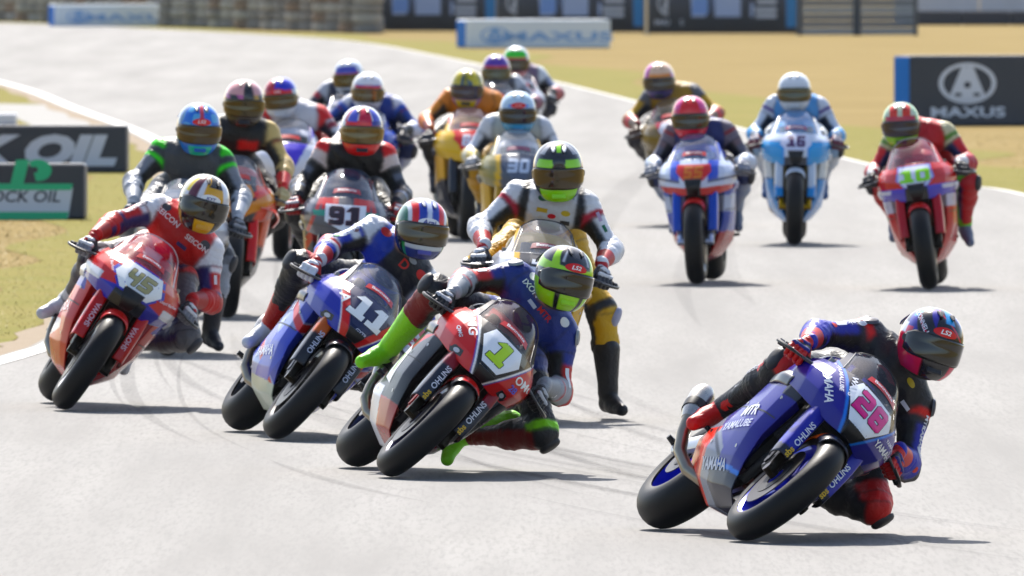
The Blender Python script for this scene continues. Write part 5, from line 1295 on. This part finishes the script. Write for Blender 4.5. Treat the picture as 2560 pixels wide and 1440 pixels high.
add(px=705, py=648, lean=3, yaw=-3, hero=False,
    blabel='white and violet race motorcycle behind the orange bike', rlabel='rider in white and red leathers with red blue helmet behind orange bike',
    bike=livery('d8dae6', '4a3ac0', 'c8cce0', '7a5ad0', 'd0d2dc', plate=dict(n='', bg='5a48d0', fg='f0f0f4', h=.1), rim='d87828'),
    pose=pose('sit', chest=(-.80, .0, 1.06), head=(-.64, -.11, 1.20), pelvis=(-1.02, .04, .94), headrot=(-8, 8, -4)),
    suit=dict(base='c8c6cc', chest='cfcdd2', cap='d4303c', shoulder='d23440', uarm='d4d5da', farm='d0d1d8', elbow='c8303c', thigh='b02838', knee='b8283a', shin='c8c9d0', inner='1a1420', neck='17181c', glove=dict(base='b82030', cuff='d8d9dc'), boot=dict(base='d8d8dc'), bands=[('waist', 0, 1, 'b02838'), ('uarm', .4, .6, '8a3040')]),
    helmet=hel('c8ccd4', brow('d82430'), (lambda a, e, x, y, z: (e > .5) & (a > -.2), '3038c0'), (lambda a, e, x, y, z: (e > .4) & (a < -.2), 'b8303c'), badge=('LS2', 'e01c28', 'f4e0e0'), visor='504432', spoiler='d0d2da', chin='c8ccd4'))

add(px=843, py=852, lean=4, yaw=0, hero=True,
    blabel='charcoal and red race motorcycle number 91', rlabel='rider in black leathers with white red blue helmet on bike 91',
    bike=dict(rim='22242a', frame='2a2b30', vent='2c2e36', screen='4a5870', screen_a=.5, wing=None, intake=False,
        cowl=rules('4a4d58', (lambda x, y, z, s: (z > .83) & (y > .05) & (y < .15), 'c8202c'), (lambda x, y, z, s: np.abs(y - .20 + .3 * (z - .75)) < .012, 'b82430'), (lambda x, y, z, s: (np.abs(z - .80) < .02) & (y > .125) & (y < .20), '14907c'), (lambda x, y, z, s: y < .04, '4a4d58')),
        side=rules('3e414c', (lambda x, y, z, s: np.abs(z - .55 - .6 * (x + .4)) < .03, 'b82030')), tank=const('30323a'), tail=const('a02028'), mud=const('22242a'), forkcover=const('2a2c34'),
        plate=dict(n='91', bg='dfe2ea', fg='2a1a26', outline='8a4a5a', h=.11, shear=0, wid=1.15, z=.79, pts=[(-.125, .87), (-.125, .745), (0, .675), (.125, .745), (.125, .87)]), cowl_text=[('91', .001, 0, .8, '22242a', 0)], bannerc='b03848'),
    pose=pose('tuck', chest=(-.77, .03, 1.12), head=(-.58, .06, 1.285), headrot=(3, 6, 2)),
    suit=dict(base='141519', chest='121317', cap='d6c8c4', shoulder='1a1b1f', uarm='1b1d24', farm='22252e', elbow='2a2e38', thigh='17181c', knee='a02030', shin='1a1b20', inner='0e0f12', neck='17181c', collar='c8202c', glove=dict(base='a82430', knuckle='c8c9ce', cuff='1a1b20'), boot=dict(base='1a1b20'), bands=[('cap', .0, .3, 'd83a2c'), ('uarm', .5, .65, '5a6070'), ('farm', .2, .4, '7a8498')]),
    helmet=hel('d8dae0', brow('e02c2c'), (lambda a, e, x, y, z: (e > .45) & (np.abs(a) < 1.0) & (np.sin(a * 5 + 1) > 0), 'c83a50'), (lambda a, e, x, y, z: (e > .45) & (np.abs(a) < 1.0) & (np.sin(a * 5 + 1) < -.3), '5a62c8'), chin('e02a26'), (lambda a, e, x, y, z: (e > .3) & (e < .5) & (a > .4) & (a < 1.2), '3a3a8c'), visor='6a5a3c', spoiler='d8dae0'))
del RIDERS[-1]['bike']['cowl_text']

add(px=892, py=594, lean=2, yaw=-4, hero=False,
    blabel='blue race motorcycle hidden behind bike 91', rlabel='rider in blue leathers with white and red helmet directly behind bike 91',
    bike=livery('2a4ab8', 'd8dae2', '2a4ab8', 'c8cad4', '2a4ab8', plate=dict(n='', bg='d8dae2', fg='22242a')),
    pose=pose('sit', chest=(-.80, .03, 1.03), head=(-.64, 0, 1.16), pelvis=(-1.02, .06, .94), headrot=(0, 8, 2)),
    suit=dict(base='20409a', chest='1e3c90', cap='d8dae4', shoulder='2448a8', uarm='1e4494', farm='d4d8e8', elbow='2a58b8', thigh='1a2a5a', knee='b82c3a', shin='c8ccd8', inner='16264c', neck='1a2a5a', glove=dict(base='22252c'), boot=dict(base='d8dade'), bands=[('uarm', .2, .35, 'c8303c'), ('cap', .6, 1., '2a50b0')]),
    helmet=hel('d4d8e2', brow('f0321c'), (lambda a, e, x, y, z: (e > .4) & (np.abs(a) < .8), '4a4ab0'), (lambda a, e, x, y, z: (e > .45) & (np.abs(a) < .3), 'f04a3a'), top('e4e6ec'), visor='5a5040', spoiler='d8dae0', chin='a04050'))

add(px=870, py=532, lean=0, yaw=0, hero=False,
    blabel='white race motorcycle at the back left of the pack', rlabel='rider in dark blue leathers with white helmet, back left of the pack',
    bike=livery('d0d2da', '3a3c8c', 'c8cad4', '4a4c98', 'c8cad4', plate=dict(n='', bg='d8dae2', fg='22242a')),
    pose=pose('sit', chest=(-.80, 0, 1.03), head=(-.64, 0, 1.16), headrot=(-10, 8, -3)),
    suit=dict(base='2a2e40', chest='2a2e48', cap='b8bac4', shoulder='c0c4d0', uarm='3a4050', farm='8a90a0', elbow='b84050', thigh='22242c', shin='22242c', neck='17181c', bands=[('uarm', .3, .5, 'b8404c')]),
    helmet=hel('cdd4e2', brow('c8384c'), (lambda a, e, x, y, z: (e > .35) & (e < .75) & (np.abs(a) < .8), '4a4ab0'), sidez('c4ccdc'), visor='5c5034', spoiler='d8dae0'))

add(px=1166, py=602, lean=3, yaw=3, hero=False,
    blabel='yellow and red race motorcycle left of centre in the back rows', rlabel='rider in orange leathers with yellow helmet in the back rows',
    bike=livery('ecc020', 'd8283a', 'e8b424', '2a2c36', '30343c', plate=dict(n='80', bg='e02838', fg='e8e4ec', h=.09, pts=shield(.14, .905, .83, .74)), fork='2c3038', rim='2a2c34', screen='c0a8a8', sa=.4),
    pose=pose('sit', chest=(-.80, .03, 1.09), head=(-.64, -.02, 1.20), pelvis=(-1.03, .06, .95), headrot=(-3, 8, 3)),
    suit=dict(base='e0901c', chest='d98a1c', cap='e0921c', shoulder='e4961e', uarm='e4981c', farm='e08a20', elbow='d88420', thigh='17181c', knee='d8541c', shin='1a1b22', inner='141519', neck='5a4a6a', glove=dict(base='3a3c44', cuff='8a3028'), boot=dict(base='2a2c34'), bands=[('chest', .5, .7, 'b87a2c'), ('farm', .5, .8, 'c85030')]),
    helmet=hel('d8c81c', (lambda a, e, x, y, z: (e > .25) & (np.abs(a) < .35) & (np.sin(30 * z + 20 * y) > .1), '2a4a5c'), (lambda a, e, x, y, z: (e > .3) & (np.sin(a * 6 + 2) > .75), '8a8418'), sidez('b0a02a'), (lambda a, e, x, y, z: (e < -.36), '9a7aa0'), (lambda a, e, x, y, z: (e < -.5) & (np.abs(a) < .6), 'd8c01c'), visor='3c3440', spoiler='b8ac20'))

add(px=1288, py=692, lean=2, yaw=2, hero=False,
    blabel='yellow and grey race motorcycle behind the lime helmeted rider', rlabel='rider in white leathers with white blue helmet and red brow badge',
    bike=livery('c8cad2', '5a6272', 'd8b01e', 'd8a81c', 'c8a01c', plate=dict(n='30', bg='5a6272', fg='c4cede', h=.10), bannerc='803a5c', screen='c8ccd2', sa=.4,
        cowl=rules('8a8458', (lambda x, y, z, s: y < .13, '4a5262'), (lambda x, y, z, s: np.abs(y - .145) < .018, 'dcb820'))),
    pose=pose('tuck', chest=(-.76, 0, 1.05), head=(-.57, .0, 1.17), headrot=(2, 6, 0)),
    suit=dict(base='c4c6c4', chest='b8bab4', cap='d0d2d8', shoulder='b8bab8', uarm='d0d4e0', farm='d4d0c0', elbow='d8c890', thigh='c8a020', shin='c8a020', inner='17181e', neck='4a8ac0', hump='d89a20', glove=dict(base='9a9ca0', cuff='d8c480'), boot=dict(base='2a2c30'), bands=[('farm', .3, .6, 'd8b84a')]),
    helmet=hel('b4cce8', (lambda a, e, x, y, z: (e > .35) & (np.abs(a) < .55), '3a78d8'), top('c8dcf0'), sidez('a8c0dc'), chin('5aa4d0'), badge=('LS2', 'e8283a', 'f0a0a0'), visor='2c2c30', spoiler='a8c0dc'))
RIDERS[-1]['helmet']['chin'] = '5aa4d0'

add(px=1230, py=490, lean=2, yaw=0, hero=False,
    blabel='dark race motorcycle near the very back of the pack', rlabel='rider with purple and crimson helmet near the back of the pack',
    bike=livery('8a8a94', '4a4a58', '6a6a74', '3a3a44', '3a3a40', plate=dict(n='', bg='d8d8e0', fg='22242a')),
    pose=pose('sit', chest=(-.80, 0, 1.0), head=(-.64, 0, 1.13), headrot=(0, 8, 0)),
    suit=dict(base='6a6a70', chest='5a5a62', cap='c8cad0', shoulder='b0b2ba', uarm='a8aab4', farm='8a5a6a', thigh='3a3a44', shin='3a3a44', neck='2a2a30'),
    helmet=hel('b8446a', brow('c8283a'), (lambda a, e, x, y, z: (e > .45) & (np.abs(a) < 1.2), '5a3aa0'), sidez('a88aa8'), chin('5a5a66'), visor='55584e', spoiler='b86a8a'))

add(px=1288, py=448, lean=4, yaw=4, hero=False,
    blabel='white race motorcycle rearmost in the pack', rlabel='rider with green and red helmet rearmost in the pack',
    bike=livery('c8cad4', '8a2a4a', 'c8cad4', '6a6a74', '3a3a40', plate=dict(n='', bg='d8d8e0', fg='22242a')),
    pose=pose('sit', chest=(-.80, .04, 1.0), head=(-.64, -.02, 1.125), pelvis=(-1.02, .08, .95), headrot=(-4, 8, 0)),
    suit=dict(base='8a8a9a', chest='7a6a80', cap='dfe2e4', shoulder='c8ccd4', uarm='a8b0c4', farm='b86a6a', elbow='8a3050', thigh='3a3a44', shin='3a3a44', neck='2a2a30', bands=[('uarm', .0, .3, '8a2a4a')]),
    helmet=hel('d4dcd8', brow('d8322c'), (lambda a, e, x, y, z: (e > .4) & (e < .9), '62d82c'), sidez('c8d0d0'), chin('c84030'), visor='4c4640', spoiler='d0d8d4'))

add(px=1742, py=711, lean=-2, yaw=-5, hero=True,
    blabel='white, blue and red race motorcycle with red number board right of centre', rlabel='rider with fluorescent pink helmet on the white blue red bike',
    bike=dict(rim='22242a', frame='2a2b30', vent='2440a0', fork='d0d4e4', screen='8a98b8', screen_a=.4, intake='tall', wing=None,
        cowl=rules('ccd6ea', (lambda x, y, z, s: z < .69 + .10 * (y - .1), 'c8202c'), (lambda x, y, z, s: (y < .17) & (y > .10) & (z > .74), '3a58c8'), (lambda x, y, z, s: (np.abs(z - .745 - .2 * (y - .15)) < .012) & (y > .10), '5a6480'), (lambda x, y, z, s: (y < .05) & (z < .74), '16171c')),
        side=rules('2a48a8', (lambda x, y, z, s: z > .70, 'c42434'), (lambda x, y, z, s: (z > .50) & (z < .62) & (x > -.5), 'b8c4dc'), (lambda x, y, z, s: z < .36, 'b02434')), tank=const('2a48b8'), tail=const('c8202c'), mud=const('c81c2a'), forkcover=const('2c54c0'),
        plate=dict(n='55', bg='d8202e', fg='f08a4a', h=.085, pts=[(-.115, .88), (-.125, .82), (-.07, .745), (.07, .745), (.125, .82), (.115, .88)], z=.815), bannerc='c8303c'),
    pose=pose('tuck', chest=(-.77, .0, 1.04), head=(-.57, -.05, 1.165), headrot=(-2, 6, -2)),
    suit=dict(base='2a3a70', chest='22306a', cap='6a6470', shoulder='4a4a58', uarm='5a5a68', farm='c4cede', elbow='a8b4c8', thigh='22305a', knee='a82838', shin='8a94a8', inner='101116', neck='22305a', glove=dict(base='8a8e98', cuff='d0d4dc'), boot=dict(base='6a7284'), bands=[('cap', .2, .5, '8a2030'), ('uarm', .0, .5, '6a5a62')]),
    helmet=hel('f03a6e', (lambda a, e, x, y, z: (e > .15) & (np.abs(a) < .55), 'fa4a1e'), (lambda a, e, x, y, z: (e > .5) & (np.abs(np.abs(a) - .8) < .25), 'f4609a'), chin('f23058'), visor='3a3834', spoiler='f0406a'))
RIDERS[-1]['helmet']['chin'] = 'f04858'

add(px=1700, py=566, lean=-5, yaw=-2, hero=False,
    blabel='dark gold race motorcycle behind the pink helmeted rider', rlabel='rider in dark and yellow leathers with purple orange helmet behind pink helmeted rider',
    bike=livery('7a6428', 'b83a4a', '6a5a30', 'a83a4a', '3a3a40', plate=dict(n='', bg='d8d8e0', fg='c83a3a')),
    pose=pose('sit', chest=(-.80, .0, 1.06), head=(-.64, -.09, 1.21), pelvis=(-1.02, .02, .95), headrot=(-4, 8, -3)),
    suit=dict(base='b8902a', chest='a8862c', cap='5a5a60', shoulder='4a4a52', uarm='c8a428', farm='c8384a', elbow='c8a02c', thigh='3a3a40', shin='3a3a40', hump='3a3a44', inner='22222a', neck='22222a', glove=dict(base='5a4438'), bands=[('farm', .5, .9, '6a4a3a')]),
    helmet=hel('b878a8', brow('f0962c'), top('e8c8b0'), (lambda a, e, x, y, z: (a < -.6) & (e > -.2), 'c860a8'), chin('4a4478'), visor='3e3c3e', spoiler='a888a0'))

add(px=1986, py=613, lean=1, yaw=-1, hero=True,
    blabel='light blue and white race motorcycle number 16', rlabel='rider in white and light blue leathers with plain white helmet on bike 16',
    bike=dict(rim='22242a', frame='2a2b30', vent='c8ccd4', fork='c8a050', screen='9ab8dc', screen_a=.45, intake='tall', wing=None,
        cowl=rules('cdd6e6', (lambda x, y, z, s: (z < .80) & (y > .09), '3a94e0'), (lambda x, y, z, s: (z < .70) & (y < .09), '2a3444'), (lambda x, y, z, s: (y > .11) & (z < .84), '46a0ea')),
        side=rules('46a0e4', (lambda x, y, z, s: (z > .52) & (z < .70) & (x < -.25), 'c9d0d6'), (lambda x, y, z, s: z < .52, '3a90d4')), tank=const('4aa0e4'), tail=const('d0d4dc'), mud=const('ccd4e0'), forkcover=rules('d0d8e4', (lambda x, y, z, s: z < .46, '3a96e0')),
        plate=dict(n='16', bg='d6d8ea', fg='4a2a5a', h=.085, shear=0, wid=1.1, pts=shield(.125, .905, .82, .74), z=.845), bannerc='9a4a6c'),
    pose=pose('tuck', chest=(-.77, .0, 1.06), head=(-.57, -.02, 1.19), headrot=(-2, 4, -1)),
    suit=dict(base='7aa8d8', chest='6aa4dc', cap='ccd2de', shoulder='c4ccd8', uarm='ccd4e2', farm='5aa4e4', elbow='a8c4e4', thigh='9ab0c8', shin='c8ccd4', knee='c8ccd4', inner='17202c', neck='4a7aa8', glove=dict(base='6a2a3c', knuckle='b8bac4', cuff='8a94a4'), boot=dict(base='3a5a8a'), bands=[('cap', .5, .9, '5a4a8a')]),
    helmet=hel('cdd2da', top('dfe3e8'), (lambda a, e, x, y, z: (e < -.36) & (np.abs(a) < .6), 'c4ccd6'), visor='4c4a3c', spoiler='ccd2da', chin='c8ced6'))
RIDERS[-1]['helmet']['chin'] = 'b8c0ca'

add(px=2322, py=724, lean=-8, yaw=-3, hero=True,
    blabel='crimson and violet race motorcycle nearest the right edge', rlabel='rider in red leathers with orange and green helmet nearest the right edge',
    bike=dict(rim='22242a', frame='3a3b40', intake='tall', vent='c8ccd8', wing=None, screen='8a3a50', screen_a=.55, trim='c8c4c8',
        cowl=rules('c41c38', (lambda x, y, z, s: (z < .735) & (y > .06), '4a42b4'), (lambda x, y, z, s: (y < .08) & (z < .73), '18191e'), (lambda x, y, z, s: (np.abs(z - .71) < .015) & (y > .18), 'd0d0dc')),
        side=rules('c42430', (lambda x, y, z, s: z > .62, '4a44b0'), (lambda x, y, z, s: (z > .55) & (z < .64) & (x > -.5), 'c8c4d4')), tank=const('c41c30'), tail=const('c41c30'), mud=const('d01c34'), forkcover=const('b81c3c'),
        plate=dict(n='10', bg='d6dcea', fg='a4f018', h=.085, shear=0, wid=1.6, bold=.09, edge='8a90d0', pts=[(-.10, .90), (-.12, .80), (-.075, .74), (.075, .74), (.12, .80), (.10, .90)], z=.825), banner=False),
    pose=pose('tuck', chest=(-.77, .05, 1.04), head=(-.57, -.06, 1.155), pelvis=(-1.04, .06, .95), headrot=(-3, 8, -3), ankleL=(-1.05, .27, .40), kneeL=(-.5, .42, .8)),
    suit=dict(base='c4283a', chest='c42a3e', cap='cfc8a8', shoulder='c8303c', uarm='c82e40', farm='b8404e', elbow='c8304a', thigh='b8283a', knee='7ae01c', shin='b82838', hump='c82838', inner='1c2a58', neck='7a8a1c', glove=dict(base='2a2c30', cuff='c8c8cc'), boot=dict(base='6a7488', shaft='8ae01c'), bands=[('cap', .5, .9, '5a8a3c')]),
    helmet=hel('84b84a', (lambda a, e, x, y, z: (e > .3) & (np.abs(np.abs(y) - .05) < .035), 'fa5a1e'), mohawk('3a3a3a', .014), brow('b8384a'), top('c8d0b8'), (lambda a, e, x, y, z: (e > .5) & (np.abs(np.abs(y) - .045) < .028), 'fa5a20'), (lambda a, e, x, y, z: (e < -.36) & (np.abs(a) > .3), 'a8d81c'), sidez('7ab06a'), visor='302c38', spoiler='8ab05a'))

for k in RIDERS:
    M = root_matrix(k['px'], k['py'], k['lean'], k['yaw'])
    inf = build_bike(k['bike'], k['hero'], k.get('fine', RIDERS.index(k) < 5)); inf['root'].matrix_world = M
    dress(inf, k['bike'], k['hero']); tag(inf['root'], k['blabel'], 'motorcycle', 'race motorcycles in the pack')
    rd = build_rider(dict(pose=k['pose'], suit=k['suit'], helmet=k['helmet'], prints=k.get('prints', []), badges=k.get('badges', [])), M, k['hero'])
    tag(rd, k['rlabel'], 'rider', 'riders in the pack')
# ------------------------------------------------------------------ warm summer air over the track
hz = MB().box((0, 190, 2.2), (140, 260, 3.4), b=.01).build('haze', bpy.data.materials.new('haze_air'), smooth=False)
hm = hz.data.materials[0]; hm.use_nodes = True; ht = hm.node_tree; ht.nodes.remove(ht.nodes['Principled BSDF'])
pv = ht.nodes.new('ShaderNodeVolumePrincipled'); pv.inputs['Color'].default_value = (.93, .95, 1, 1); pv.inputs['Density'].default_value = .00003; pv.inputs['Anisotropy'].default_value = .3
ht.links.new(pv.outputs[0], ht.nodes['Material Output'].inputs['Volume'])
hz.display_type = 'WIRE'; tag(hz, kind='stuff')
